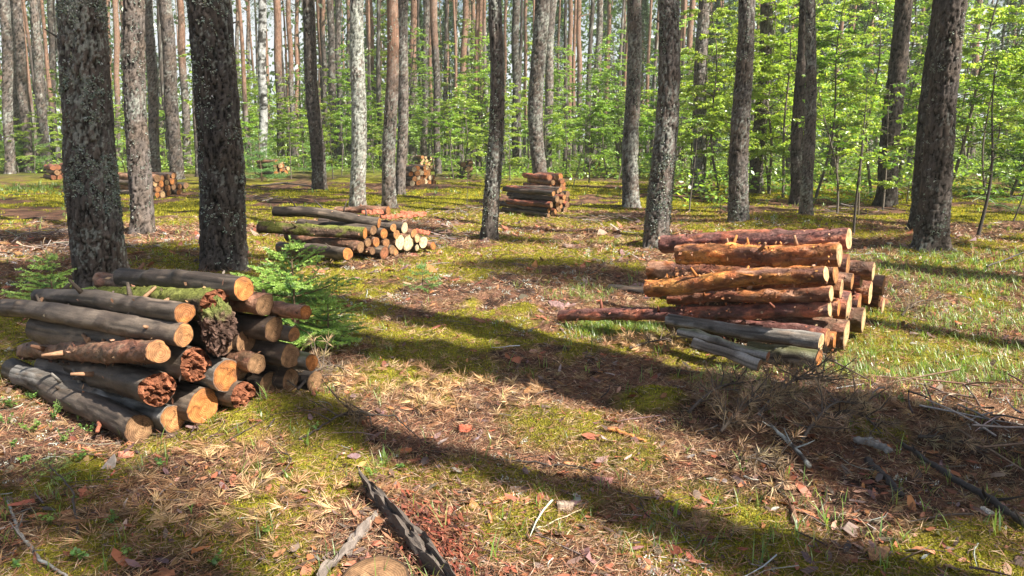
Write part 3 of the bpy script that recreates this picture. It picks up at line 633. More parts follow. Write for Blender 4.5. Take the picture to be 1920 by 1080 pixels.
def make_log(p0, p1, r0, r1, bark='dark', cut='tan', cutb='dull', end='clean', seed=0, label=None, group=None, stubs=0, detail=1.0, bow=0.0, flip=1, longstubs=()):
    """p0 = centre of the sawn end that faces us, p1 = the other end; r0, r1 radii"""
    p0 = np.asarray(p0, float); p1 = np.asarray(p1, float); rg = np.random.default_rng(3000 + seed); bk = BARKS[bark]
    Lg = float(np.linalg.norm(p1 - p0)); X = (p1 - p0) / Lg; Yv = unit(np.cross([0, 0, 1.0], X)); Zv = np.cross(X, Yv)
    root = empty("log", p0, label, "log", group)
    root.rotation_euler = Matrix(((X[0], Yv[0], Zv[0]), (X[1], Yv[1], Zv[1]), (X[2], Yv[2], Zv[2]))).to_euler()
    nx = int(max(8, Lg / (.014 / detail))); ns = int(np.clip(2 * math.pi * r0 / (.012 / detail), 12, 72))
    xs = np.linspace(0, Lg, nx); th = np.linspace(0, 2 * math.pi, ns, endpoint=False); XX, TT = np.meshgrid(xs, th, indexing='ij'); XX = XX.ravel(); TT = TT.ravel()
    P = np.stack([XX, np.cos(TT) * r0, np.sin(TT) * r0], 1); so = seed * 1.7
    t = XX / Lg
    low = fbm(P * np.array([2.2, 7, 7]) + so, 2, 3); mid = fbm(P * np.array([9, 24, 24]) + so, 3, 7)
    r = (r0 * (1 - t) + r1 * t) * (1 + .10 * low + .045 * np.cos(2 * TT + so * 3) + .03 * np.cos(3 * TT + so * 5)) + bk['amp'] * .35 * mid
    nk = 3 + int(rg.integers(0, 3)); kn = [(rg.random() * Lg, rg.random() * 6.28) for _ in range(nk)]
    for kx, kt in kn:
        dd = ((XX - kx) / .035) ** 2 + (((TT - kt + math.pi) % (2 * math.pi) - math.pi) * r0 / .03) ** 2; r = r + .010 * np.exp(-dd)
    patch = sstep(-.05, .12, fbm(P * np.array([6, 13, 13]) + so, 3, 11))
    if bk['flk']: r = r + .004 * patch
    bw = bow * np.sin(math.pi * t) + .22 * r0 * np.sin(t * 5.1 + so) * np.sin(math.pi * t) * (0 if bark == 'moss' else 1)
    d1_, d2_, id_ = worley((P + .02 * mid[:, None]) * np.array([11, 26, 26]) + so, 21); edge = sstep(.0, .16, d2_ - d1_)
    st = fbm(P * np.array([1.6, 75, 75]) + so, 3, 25)
    if bk['mat'] is M_LOGO: r = r + .010 * (id_ - .5) * edge
    else: r = r - .003 * sstep(.2, .35, st)
    V = np.stack([XX, np.cos(TT) * r, np.sin(TT) * r + bw], 1)
    a = np.array(bk['a']); b = np.array(bk['b']); var = 1 + .12 * rg.normal()
    c = (a * patch[:, None] + b * (1 - patch[:, None])) * (1 + .35 * mid[:, None]) * var
    if bk['mat'] is M_LOGO: c = c * (.45 + .75 * id_ + .25 * edge)[:, None] * (1 + np.outer(id_ * 7 % 1 - .5, [.1, -.25, -.3]))
    else:
        c = c * (1 - .6 * sstep(.18, .34, st))[:, None]; sc_ = sstep(.32, .46, fbm(P * np.array([5, 20, 20]) + so + 3, 3, 28))[:, None] * .75
        c = c * (1 - sc_) + np.array([.20, .15, .11]) * sc_
    for kx, kt in kn:
        dd = ((XX - kx) / .022) ** 2 + (((TT - kt + math.pi) % (2 * math.pi) - math.pi) * r0 / .018) ** 2; c = c * (1 - .7 * np.exp(-dd))[:, None]
    if bark in ('red', 'orange'):
        pal = sstep(.30, .42, fbm(P * np.array([5, 16, 16]) + so + 9, 3, 15))[:, None]; c = c * (1 - pal) + np.array([.40, .21, .13]) * pal
        dk = sstep(.22, .42, fbm(P * np.array([4, 12, 12]) + so + 19, 3, 18))[:, None] * .8; c = c * (1 - dk) + np.array([.10, .045, .035]) * dk
    if bark == 'moss' or (bark == 'grey' and seed % 2):
        up = sstep(.2, .9, np.sin(TT) + .7 * low)[:, None] * (1.0 if bark == 'moss' else .5); c = c * (1 - up * .85) + np.array([.16, .18, .04]) * up * .85
    i = np.arange(nx - 1)[:, None] * ns; j = np.arange(ns)[None]; k = (j + 1) % ns
    mb = MB(); mb.add(V, np.stack([i + j, i + k, i + ns + k, i + ns + j], -1).reshape(-1, 4)[:, ::-1], c)
    # sawn faces
    for side, (xe, ring, rr, sty, cc) in enumerate(((0.0, V[:ns], r[:ns], end, cut), (Lg, V[-ns:], r[-ns:], 'clean', cutb))):
        nr = 9 if sty == 'rotten' else (12 if detail > .5 else 6); fr = np.linspace(0, 1, nr + 1)[1:]; cen = np.array([xe, 0, bw[0] if side == 0 else bw[-1]])
        pts = [cen[None]] + [cen + (ring - cen) * f_ for f_ in fr]; W = np.concatenate(pts); rad_ = np.concatenate([[0]] + [np.full(ns, f_) for f_ in fr])
        sg = -1 if side == 0 else 1; q = W * np.array([1, 1, 1]) + so
        if sty == 'rotten':
            d1, d2, idv = worley(q * np.array([1, 45, 45]), seed); dx = (idv - .45) * .055 + .02 * fbm(q * 60, 2, seed) + .03 * (1 - rad_); dx[-ns:] = -.004 + .03 * np.clip(fbm(q[-ns:] * 20, 2, 5), -.2, 1)
            cl = np.array(CUTS['rotten']) * (.35 + 1.3 * idv[:, None])
            if seed % 3 == 0: lit_ = sstep(0, .5, -(W[:, 2] / r0) + .2)[:, None]; cl = cl * (1 - lit_) + np.array(CUTS['orange']) * lit_
        else:
            dx = .0015 * fbm(q * 60, 2, seed) + .002 * (1 - rad_ ** 6); n1 = fbm(q * 22, 3, seed + 4)[:, None]
            cl = np.array(CUTS[cc]) * (1 + .25 * n1) * (1 - .0 * rad_[:, None]); sap = sstep(.62, .9, rad_ + .15 * n1[:, 0])[:, None]
            cl = cl * (1 - sap * .35 * (1 if seed % 3 else -0.3)); rim = (rad_ > .955)[:, None]; cl = np.where(rim, np.array(bk['a']) * .6, cl)
            ang = np.concatenate([[0], np.tile(th, nr)]); cr_ = np.ones(len(W))
            for q_ in range(int(rg.integers(2, 6))):
                a0 = rg.random() * 6.283; wob = ((ang - a0 + .25 * np.sin(rad_ * 9 + a0) + math.pi) % (2 * math.pi) - math.pi) * np.maximum(rad_, .1); ra, rbb = sorted((rg.random() * .7, .3 + .75 * rg.random())); cr_ = cr_ * (1 - .62 * np.exp(-(wob / .055) ** 2) * (rad_ > ra) * (rad_ < rbb + .1))
            blot = sstep(.1, .4, fbm(q * 12 + 5, 2, seed + 40))[:, None] * .5; cl = cl * cr_[:, None] * (1 - blot) + np.array([.16, .085, .05]) * blot
        W = W + np.stack([sg * dx, 0 * dx, 0 * dx], 1); W[1 + (nr - 1) * ns:, 0] = xe + (sg * dx[1 + (nr - 1) * ns:] if sty == 'rotten' else 0)
        f3 = np.stack([np.zeros(ns, int), 1 + np.arange(ns), 1 + (np.arange(ns) + 1) % ns], 1)
        ii = (np.arange(nr - 1) * ns)[:, None] + 1; f4 = np.stack([ii + j, ii + ns + j, ii + ns + k, ii + k], -1).reshape(-1, 4)
        if side == 0: f3 = f3[:, ::-1]; f4 = f4[:, ::-1]
        cb = MB(); cb.add(W, f4, cl); cb.f.append(f3)
        o = part("rotten_end" if sty == 'rotten' else "cut_face", cb, M_ROT if sty == 'rotten' else M_CUT, root, sty != 'rotten')
    # loose flakes of bark
    if bk['flk'] and detail > .5:
        n = int(bk['flk'] * Lg * 1.6 * (r0 / .07)); x_ = rg.random(n) * Lg; tt = rg.random(n) * 6.28; rr = (r0 * (1 - x_ / Lg) + r1 * x_ / Lg) + .002
        Nn = np.stack([0 * tt, np.cos(tt), np.sin(tt)], 1); B = np.stack([x_, 0 * x_, bow * np.sin(math.pi * x_ / Lg)], 1) + Nn * rr[:, None]
        d = unit(np.stack([rg.normal(size=n), 0 * x_, 0 * x_], 1) * .8 + np.stack([0 * tt, -np.sin(tt), np.cos(tt)], 1) * rg.normal(size=(n, 1)) + Nn * (.15 + .55 * rg.random((n, 1))))
        s_ = unit(np.cross(d, Nn + .4 * rdir(rg, n))); fb = mb
        blades(fb, B, d, s_, .014 + .03 * rg.random(n) ** 2, .009 + .014 * rg.random(n), pick(rg, n, [a, b, (.42, .24, .14), a * .6], .2))
    part("bark", mb, bk['mat'], root)
    for s_ in range(stubs + (2 if stubs and detail > .7 else 0)):
        x_ = Lg * (.12 + .76 * rg.random()); tt = math.radians(rg.choice([60, 95, 130, 20, 160])) + rg.normal() * .2; rr = r0 * (1 - x_ / Lg) + r1 * x_ / Lg
        u = unit(np.array([rg.normal() * .9, math.cos(tt) * -flip, abs(math.sin(tt))])); Ls = (.03 + .08 * rg.random() ** 1.5) * (1.25 if bark in ('red', 'orange') else 1)
        o = np.array([x_, 0, bow * math.sin(math.pi * x_ / Lg)]); sb = MB(); kk = np.array([[rr * .85], [rr + Ls * .5], [rr + Ls]])
        add_tube(sb, o + u * kk, np.array([.014, .010, .007]) * (.7 + .7 * rg.random()), (a + b) * .45 if rg.random() < .65 else (.30, .17, .10), 8); part("branch_stub", sb, M_TWIG, root)
    for fx, dz, dx2, w in longstubs:      # share of the length from the sawn end, height, shift along the log, radius
        x_ = Lg * fx; sb = MB(); o = np.array([x_, 0, r0 * .6]); add_tube(sb, [o, o + [dx2 * .35, .01, dz * .5], o + [dx2, 0, dz]], [w, w * .8, w * .5], (.07, .055, .05), 7); part("branch_stub", sb, M_TWIG, root)
    return root

class Pile:
    """a vertical plane through two floor points holds the sawn faces; logs run back from it"""
    def __init__(s, a, b, ax_px, L0):
        s.A = G(*a); s.B = G(*b); s.u = unit(np.array([s.B[0] - s.A[0], s.B[1] - s.A[1], 0])); s.n = np.array([s.u[1], -s.u[0], 0])
        if s.n @ (CAMP - s.A) < 0: s.n = -s.n
        s.L0 = L0
        q = CAMP; f0 = s.hit(*ax_px[0]); bpl = s.hit(*ax_px[1], off=-L0); s.ax = unit(bpl - f0); s.ax[2] *= .4
    def hit(s, px, py, off=0.0):
        r = ray(px, py); A = s.A + s.n * off; t = ((A - CAMP) @ s.n) / (r @ s.n); return CAMP + r * t
    def aim(s, p0, px, py, asp):
        """point on the ray (px, py) such that the log's sawn face is seen with the given width/height ratio"""
        lo, hi = .2, 3.2; v = unit(p0 - CAMP)
        for _ in range(30):
            m = (lo + hi) / 2; q = s.hit(px, py, -m)
            if unit(q - p0) @ v < asp: lo = m
            else: hi = m
        return s.hit(px, py, -(lo + hi) / 2)
    def scale(s, p): return ((p - CAMP) @ CF) / F_PX
    def log(s, f, rf, back=None, rb=None, off=0.0, boff=0.0, L=None, asp=None, **k):
        p0 = s.hit(f[0], f[1], off); r0 = rf * s.scale(p0)
        if back is not None:
            p1 = s.aim(p0, back[0], back[1], asp) if asp else s.hit(back[0], back[1], -s.L0 + boff); r1 = (rb or rf) * s.scale(p1)
        else:
            p1 = p0 + s.ax * (L or s.L0); r1 = r0 * (rb or .9)
        g = float(zg(p0[0], p0[1])[0]); p0[2] = max(p0[2], g + r0 * .8); g1 = float(zg(p1[0], p1[1])[0]); p1[2] = max(p1[2], g1 + r1 * .8)
        k.setdefault('seed', 0)
        return make_log(p0, p1, r0, r1, **k)

# --- left front pile
PA = Pile((261, 830), (600, 747), ((344, 629), (7, 575)), 1.5)
gA = "logs of the left front pile"
def LA(f, rf, back, rb, label, **k):
    LA.n += 1; k.setdefault('stubs', 1); k.setdefault('flip', -1); return PA.log(f, rf, back, rb, seed=LA.n, label=label, group=gA, **k)
LA.n = 0
LA((261, 804), 27, (24, 697), 20, "lowest and leftmost dark log of the left front pile, its tan end in the moss", bark='dark', cut='dull', stubs=2)
LA((325, 785), 26, None, .9, "short looking log with tan end between the lowest left log and big pale end", bark='grey', cut='tan')
LA((381, 761), 33, None, .85, "biggest sunlit orange sawn end in the bottom row of the left pile", bark='dark', cut='orange')
LA((455, 757), 26, None, .9, "hollow red rotten log at the right end of the left pile's bottom row", bark='dark', end='rotten')
LA((295, 730), 33, (90, 664), 19, "dark log with crumbling red rotten end, second from below at the left", bark='dark', end='rotten', off=.06, stubs=1)
LA((297, 659), 23, (50, 659), 17, "reddish log with torn bark patches and clean tan end, left pile", bark='brown', cut='tan', off=.12, stubs=4)
LA((367, 683), 33, None, .85, "thick log with rough half rotten orange face, centre of the left pile", bark='dark', end='rotten', off=.02)
LA((424, 704), 29, None, .85, "grey log with bright ragged orange end above the hollow rotten log", bark='grey', cut='orange')
LA((344, 629), 21, (6, 577), 15, "long dark log reaching the picture's left edge, second from the top", bark='dark', cut='tan', off=.08, stubs=4, bow=.02)
LA((346, 587), 21, (75, 556), 15, "topmost dark log with stubs at the front of the left pile", bark='dark', cut='orange', off=.04, stubs=3, bow=.015, flip=-1)
LA((483, 682), 20, None, .9, "small tan ended log right of the grey log with the ragged end", bark='brown', cut='dull')
LA((545, 668), 23, None, .9, "dark log with shaded brown end low at the right of the left pile", bark='black', cut='dull')
LA((584, 679), 16, None, .9, "rightmost low pale log with orange end beside the green spruce", bark='grey', cut='orange')
LA((514, 618), 23, None, .9, "thick black log with brown end left of the small round end", bark='black', cut='dull')
LA((551, 627), 14, None, .9, "smallest pale round end at the right edge of the left pile", bark='dark', cut='tan')
LA((497, 571), 20, None, .9, "dark log just under the topmost right log of the left pile", bark='brown', cut='dull')
LA((573, 586), 14, None, .9, "reddish top right log pointing into the green spruce", bark='brown', cut='orange', off=.12, L=1.2)
LA((457, 541), 22, (228, 520), 17, "topmost right dark log with thick tan end, lying against the pines", bark='dark', cut='orange', boff=.45, stubs=0)
LA((402, 572), 30, (190, 556), 17, "mossy rotten log with crumbled hanging end at the top of the left pile", bark='moss', end='rotten', boff=.4, stubs=0)
# dark logs inside the pile, seen in the gaps
for k, (x_, y_, r_) in enumerate([(420, 640, 26), (460, 640, 22), (450, 690, 20), (505, 720, 22), (545, 712, 20), (590, 715, 18)]):
    LA((x_, y_), r_, None, .9, ["black log in the gap below the mossy rotten log", "black log just right of the gap below the mossy log", "small black log under the thick black log's left side", "dark low log under the small tan ended log", "dark low log beneath the shaded brown end", "dark lowest log at the far right corner of the left pile"][k], bark='black', cut='dull', off=-.08 - .03 * (k % 2), stubs=0)
# the crumbled rotten mass hanging from the mossy log
p = PA.hit(408, 612, .02); rg = np.random.default_rng(5); th = np.linspace(0, math.pi, 40); ph = np.linspace(0, 2 * math.pi, 60, endpoint=False); TH, PH = np.meshgrid(th, ph, indexing='ij')
D0 = np.stack([np.sin(TH) * np.cos(PH), np.sin(TH) * np.sin(PH), np.cos(TH)], -1).reshape(-1, 3); d1, d2, iv = worley(D0 * 4.5, 9); rr = 1 + .35 * fbm(D0 * 3, 3, 4) + .28 * (iv - .5) + .1 * fbm(D0 * 14, 2, 8)
Vr = D0 * rr[:, None] * np.array([.085, .09, .125]); i = np.arange(39)[:, None] * 60; j = np.arange(60)[None]; k = (j + 1) % 60
rb_ = MB(); top = sstep(.3, .9, D0[:, 2] + .3 * fbm(D0 * 5, 2, 1))[:, None]; rb_.add(Vr, np.stack([i + j, i + 60 + j, i + 60 + k, i + k], -1).reshape(-1, 4), (np.array([.09, .055, .042]) * (.4 + 1.4 * iv[:, None])) * (1 - top) + np.array([.15, .17, .05]) * top)
o = link("rotten_wood_lump", rb_.mesh("rotten_wood_lump", M_ROT, False), None, tuple(p)); tag(o, "crumbling dark red rotten wood lump with mossy top in the left pile", "rotten wood")

# --- right pile of red and orange logs
PB = Pile((1538, 692), (1655, 600), ((1556, 579), (1253, 575)), 1.22)
p_ = PB.hit(1556, 579); PB.ax = unit(PB.aim(p_, 1253, 575, .2) - p_); PB.ax[2] = 0
gB = "logs of the orange right pile"
def LB(f, rf, back, rb, label, **k):
    LB.n += 1; k.setdefault('stubs', 1); k.setdefault('asp', .27); return PB.log(f, rf, back, rb, seed=40 + LB.n, label=label, group=gB, cutb='red', **k)
LB.n = 0
LB((1536, 672), 20, (1404, 655), 16, "short broken dark grey log, lowest at the front of the orange pile", bark='grey', cut='orange', boff=.62, stubs=0)
LB((1540, 641), 16, (1252, 599), 10, "light grey weathered log lying slanted along the front of the orange pile", bark='grey', cut='pale', off=.05, stubs=0)
LB((1440, 668), 10, (1272, 621), 7, "thin grey split log under the light grey weathered log", bark='grey', cut='red', off=-.02, stubs=0)
LB((1424, 684), 11, (1300, 642), 8, "lowest thin grey stick log lying in the grass before the pile", bark='grey', cut='dull', stubs=0)
LB((1552, 632), 16, (1340, 600), 11, "dark red brown log behind the light grey weathered log", bark='maroon', cut='tan', stubs=0)
LB((1556, 579), 14, (1050, 592), 10, "longest log with orange tip reaching far left out of the pile", bark='maroon', cut='pale', off=.03, boff=-.75, stubs=4)
LB((1559, 551), 14, (1254, 562), 9, "red log tapering left, just above the longest log", bark='red', cut='pale', off=.03, stubs=4)
LB((1549, 513), 16, (1214, 542), 16, "bright orange log with stubs and big orange left end", bark='orange', cut='pale', off=.04, stubs=4, bow=.01)
LB((1567, 512), 19, (1219, 508), 16, "red log behind the bright orange log, its left end showing", bark='red', cut='tan', off=-.05)
LB((1574, 477), 21, (1272, 478), 18, "thick flaky orange red log with a bare wood strip, second from top", bark='orange', cut='pale', off=.04, stubs=3)
LB((1592, 448), 20, (1241, 458), 15, "topmost dark red log of the orange pile", bark='maroon', cut='pale', off=-.08, boff=-.05, stubs=0)
ENDS = [(1592, 575, 26, 'pale', "big oval end low in the middle"), (1587, 626, 27, 'pale', "tall pale end at the ground"), (1566, 638, 15, 'orange', "small orange end at the front"), (1590, 497, 20, 'tan', "end right under the thick flaky log"),
 (1598, 528, 15, 'dull', "narrow shaded end in the upper middle"), (1578, 542, 17, 'pale', "narrow end above the big oval one"), (1616, 520, 20, 'pale', "large pale end of the upper right"), (1638, 508, 18, 'pale', "topmost end at the right"),
 (1632, 550, 22, 'pale', "brightest large end at the right"), (1611, 572, 22, 'tan', "oval end left of the brightest one"), (1657, 536, 18, 'dull', "dull end at the far right, upper"), (1650, 558, 19, 'dull', "dull end at the far right, middle"),
 (1655, 583, 17, 'pale', "end at the far right touching the grass"), (1619, 600, 23, 'pale', "end standing on grass right of the middle"), (1573, 578, 14, 'orange', "small orange end beside the longest log"), (1600, 602, 15, 'dull', "small shaded end low between two pale ones")]
for k, (x_, y_, r_, c_, w_) in enumerate(ENDS):
    dep = (x_ - 1540) / 115; LB((x_, y_), r_, None, .85, "sawn log of the orange pile showing the " + w_, bark=('maroon', 'brown', 'red')[k % 3], cut='tan' if c_ == 'dull' else c_, off=(-.06, .02, -.02)[k % 3], stubs=0)
for k, (x_, y_, r_) in enumerate([(1562, 532, 17), (1563, 566, 15), (1560, 606, 17), (1583, 598, 15), (1566, 498, 14)]):  # back layer of black logs put in for the darkness between the front ones
    LB((x_, y_), r_, (x_ - 300 + 9 * k, y_ + 4), r_ * .8, 'black filler log for dark gaps of the orange pile, ' + ('behind the red tapering log', 'behind the longest log', 'under the longest log', 'low behind the big oval end', 'under the thick flaky log')[k], bark='black', cut='dull', off=-.14, stubs=0)
LB((1570, 600), 15, (1141, 566), 8, "small black log poking out left behind the longest log", bark='black', cut='dull', off=-.3, asp=.12, stubs=1)

# --- middle pile
PC = Pile((655, 496), (815, 474), ((678, 464), (538, 443)), 1.25)
gC = "logs of the middle pile"
def LC(f, rf, back, rb, label, **k):
    LC.n += 1; k.setdefault('detail', .62); k.setdefault('stubs', 1); k.setdefault('flip', -1); return PC.log(f, rf, back, rb, seed=80 + LC.n, label=label, group=gC, **k)
LC.n = 0
LC((652, 476), 12, (526, 464), 11, "lowest left dark log with white stubs in the middle pile", bark='dark', cut='orange', off=.05, stubs=3)
LC((676, 464), 10, (540, 443), 9, "brown log second from below at the left of the middle pile", bark='brown', cut='dull', stubs=2)
LC((685, 438), 11, (486, 426), 11, "mossy rough log with red ragged left end in the middle pile", bark='moss', cut='orange', stubs=2, boff=-.1)
LC((711, 418), 10, (514, 396), 9, "topmost dark crooked log with upright dead branches", bark='dark', cut='orange', bow=.03, longstubs=((.78, .17, .12, .011), (.5, .16, .17, .012), (.34, .2, -.04, .010), (.12, .12, .02, .014)))
LC((728, 395), 8, (630, 393), 6, "thin brown log at the top right behind the crooked log", bark='brown', cut='orange', off=-.35, boff=.1)
ENDC = [(720, 438, 10, 'orange', "tan end just below the topmost log's end"), (706, 454, 9, 'orange', "brown end above the ground left of centre"), (759, 427, 10, 'white', "bright pale end in the upper right"), (766, 455, 15, 'white', "tallest bright pale end"),
 (794, 454, 12, 'white', "whitest end at the right side"), (812, 461, 8, 'orange', "smallest orange end far right"), (782, 464, 6, 'white', "tiny white end at the ground"), (750, 454, 13, 'white', "pale end left of the tallest one"),
 (721, 474, 12, 'red', "red rotten end touching the ground"), (724, 456, 9, 'tan', "small end above the red rotten end"), (738, 427, 8, 'tan', "split end between the two upper ones"), (698, 471, 7, 'dull', "small shaded end low at the left"), (742, 472, 8, 'tan', "half buried end low in the middle"), (776, 438, 8, 'tan', "end above the tallest bright one"), (700, 432, 9, 'dull', "dark end tucked under the topmost log's end"), (690, 455, 8, 'dull', "dark end between the two left brown logs"), (744, 440, 9, 'tan', "tan end in the heart of the pile"), (782, 447, 8, 'pale', "pale end above the whitest one"), (735, 468, 9, 'dull', "dark end behind the red rotten one")]
for k, (x_, y_, r_, c_, w_) in enumerate(ENDC):
    LC((x_, y_), r_, None, .85, "log of the middle pile showing the " + w_, bark=('dark', 'brown')[k % 2], cut=c_, stubs=0, off=.02 * (k % 3))
# bark slabs thrown on the middle pile and about
def slab(p, ang, L_, W_, T_, col, label, seed, tilt=.08, mat=None, roll=.1, name="bark_strip", cat="bark strip", group=None):
    rg = np.random.default_rng(seed); nx, ny = 26, 8; u = np.linspace(-1, 1, nx); v = np.linspace(-1, 1, ny); U, Vv = np.meshgrid(u, v, indexing='ij'); U = U.ravel(); Vv = Vv.ravel()
    q = np.stack([U * 3 + seed, Vv, 0 * U], 1); wid = W_ / 2 * (1 - .55 * np.abs(U) ** 3) * (1 + .25 * fbm(q * np.array([1.2, 0, 0]) + np.sign(Vv)[:, None], 2, seed))
    X_ = U * L_ / 2 * (1 + .12 * fbm(np.stack([Vv * 3, 0 * U, 0 * U + seed], 1), 2, 3)); Y_ = Vv * wid; Zc = -.35 * W_ * Vv ** 2 + .02 * fbm(q * 2, 2, seed + 1) * L_ / .3
    th_ = T_ * (1 - .6 * np.abs(Vv) ** 4) * (1 + .5 * fbm(q * 3, 2, seed + 2)); top = np.stack([X_, Y_, Zc + th_], 1); bot = np.stack([X_, Y_, Zc - th_ * .2], 1)
    n = nx * ny; i = (np.arange(nx - 1)[:, None] * ny + np.arange(ny - 1)[None]).ravel(); ft = np.stack([i, i + ny, i + ny + 1, i + 1], 1)
    e = [(a, a + 1) for a in range(ny - 1)] + [((nx - 1) * ny + a + 1, (nx - 1) * ny + a) for a in range(ny - 1)] + [((a + 1) * ny, a * ny) for a in range(nx - 1)] + [(a * ny + ny - 1, (a + 1) * ny + ny - 1) for a in range(nx - 1)]
    fe = np.array([(a, b, b + n, a + n) for a, b in e]); c = np.array(col) * (1 + .4 * fbm(q * np.array([2, 5, 1]), 3, seed + 7))[:, None]
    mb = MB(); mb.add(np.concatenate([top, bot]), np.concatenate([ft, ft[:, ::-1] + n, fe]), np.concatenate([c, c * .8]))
    o = link(name, mb.mesh(name, mat or M_LOGO, False), None, tuple(p)); o.rotation_euler = (roll, tilt, ang); tag(o, label, cat, group); return o
for k, (x_, y_, L_, a_, tl, w_) in enumerate([(745, 404, .42, .1, -.05, "long red bark slab lying on top of the middle pile"), (775, 399, .34, .2, .05, "red brown bark slab topmost at the right of the middle pile"), (793, 433, .2, -.2, .15, "short red bark slab leaning on the right of the middle pile"), (700, 396, .3, .1, 0, "pale orange bark strip behind the crooked top log")]):
    p = PC.hit(x_, y_, -.12 if k < 3 else -.5); slab(p, a_, L_, .09, .014, (.40, .12, .06), w_, 10 + k, tl)

# --- small stacks farther away
def stack(a, b, ax, L0, rows, label, group, bark, cuts, seed, detail=.35, jit=.12, ragged=.06):
    P_ = Pile(a, b, ax, L0); rg = np.random.default_rng(seed); W_ = np.linalg.norm((P_.B - P_.A)[:2]); z = 0; c0 = 0; names = ["bottom", "second", "third", "fourth", "fifth", "sixth", "seventh"]
    for ri, (n, r_) in enumerate(rows):
        for q in range(n):
            f = (q + .5 + (.25 if ri % 2 else 0)) / (rows[0][0] + .3); p0 = P_.A + P_.u * W_ * f + P_.n * rg.normal() * ragged; rr = r_ * (1 + jit * rg.normal())
            p0[2] = float(zg(p0[0], p0[1])[0]) + r_ * .85 + z; ax_ = P_.ax.copy(); ax_[2] = rg.normal() * .015; ax_[:2] += rg.normal(size=2) * .02; p1 = p0 + ax_ * L0 * (1 + .06 * rg.normal()); p1[2] = max(p1[2], float(zg(p1[0], p1[1])[0]) + r_ * .85 + z * .95)
            lab = f"{('front', 'second', 'third', 'fourth', 'fifth', 'sixth', 'seventh', 'eighth')[q]} log in the {names[ri]} row of the {label}"
            make_log(p0, p1, rr, rr * .88, bark=bark[(q + ri) % len(bark)], cut=cuts[(q * 2 + ri) % len(cuts)], seed=seed * 31 + c0, label=lab, group=group, detail=detail); c0 += 1
        z += r_ * 1.72
stack((1030, 410), (1068, 396), ((1030, 400), (934, 398)), 1.25, [(6, .055), (6, .06), (6, .065), (5, .065), (4, .06)], "dark centre stack", "logs of the dark centre stack", ('black', 'black', 'maroon'), ('dull', 'tan', 'dull'), 5, .4)
stack((1032, 364), (1062, 356), ((1036, 350), (972, 350)), 1.3, [(4, .07), (4, .07), (3, .08), (3, .08)], "reddish stack behind the curved pine", "logs of the stack behind the forked pine", ('brown', 'maroon'), ('red', 'orange', 'dull'), 6)
stack((290, 372), (352, 364), ((300, 360), (228, 356)), 1.3, [(6, .085), (6, .085), (5, .085), (5, .085)], "far left stack between the front pines", "logs of the far left stack", ('dark', 'brown'), ('orange', 'tan', 'pale', 'dull'), 7)
stack((104, 338), (132, 334), ((110, 328), (80, 322)), 1.6, [(4, .10), (3, .10), (3, .11)], "reddish stack left of the leaning pine", "logs of the stack at the left edge", ('maroon', 'brown'), ('red', 'dull'), 8)
stack((772, 349), (818, 344), ((775, 340), (748, 334)), 1.1, [(6, .09), (6, .085), (5, .09), (4, .085)], "pale ended stack beyond the middle pile", "logs of the lower pale ended stack", ('brown', 'dark'), ('white', 'tan', 'orange'), 9)
stack((790, 322), (824, 319), ((795, 310), (775, 306)), 1.1, [(5, .085), (5, .085), (4, .085), (4, .085), (3, .08)], "farther tall stack behind the pale ended one", "logs of the tall far stack", ('brown', 'dark'), ('pale', 'tan', 'pale'), 10)
stack((872, 333), (884, 330), ((880, 320), (858, 320)), 1.5, [(2, .12), (2, .13), (2, .12)], "small black stack right of centre pines", "logs of the small black stack", ('black',), ('dull',), 11)
stack((514, 329), (542, 326), ((517, 318), (482, 318)), 1.3, [(4, .09), (4, .09), (3, .09), (3, .09)], "stack peeping out right of the young spruce", "logs of the stack by the young spruce", ('dark', 'brown'), ('orange', 'pale', 'dull'), 12)
stack((1112, 318), (1122, 316), ((1115, 310), (1085, 309)), 1.6, [(2, .11), (2, .1)], "low stack under the pale lichened pine", "logs of the low far stack", ('brown',), ('orange', 'dull'), 13)

# --- fallen wood in the foreground
def stick(pts, rads, label, bark='dark', name="fallen_branch", cat="branch", lift=0.01, segs=12, twigs=0, seed=0, mat=None, col=None):
    P_ = []
    for q in pts:
        g = G(q[0], q[1]); g[2] += (q[2] if len(q) > 2 else 0) + lift; P_.append(g)
    P_ = np.array(P_); o = P_[0].copy(); tt = np.linspace(0, len(P_) - 1, 9 * (len(P_) - 1) + 1); Q = np.stack([np.interp(tt, np.arange(len(P_)), P_[:, d]) for d in range(3)], 1); R = np.interp(tt, np.arange(len(P_)), rads)
    rg = np.random.default_rng(seed + 400); Q += rg.normal(size=Q.shape) * .0025; root = empty(name, o, label, cat)
    V, F4, F3 = tube(Q - o, R * (1 + .1 * rg.normal(size=len(R))), segs); b = BARKS[bark]; cc = np.array(col or b['a']) * (1 + .4 * fbm(V * 25, 3, seed))[:, None]; lm = sstep(.1, .25, fbm(V * 18, 2, seed + 5))[:, None] * (.8 if twigs < 0 else 0); cc = cc * (1 - lm) + np.array([.45, .47, .43]) * lm
    mb = MB(); mb.add(V, F4, cc); mb.f.append(F3); part("stem", mb, mat or b['mat'], root)
    for t_ in range(abs(twigs)):
        k_ = int(rg.integers(2, len(Q) - 1)); u = unit(np.array([rg.normal(), rg.normal(), .3 + .5 * rg.random()])); Lt = .05 + .12 * rg.random(); sb = MB(); add_tube(sb, Q[k_] - o + u * np.array([[0], [Lt * .5], [Lt]]) + np.array([[0, 0, 0], [0, 0, 0], rg.normal(size=3) * .015]), [R[k_] * .5, R[k_] * .4, .0015], cc[0] * .9, 6); part("side_twig", sb, M_TWIG, root)
    return root
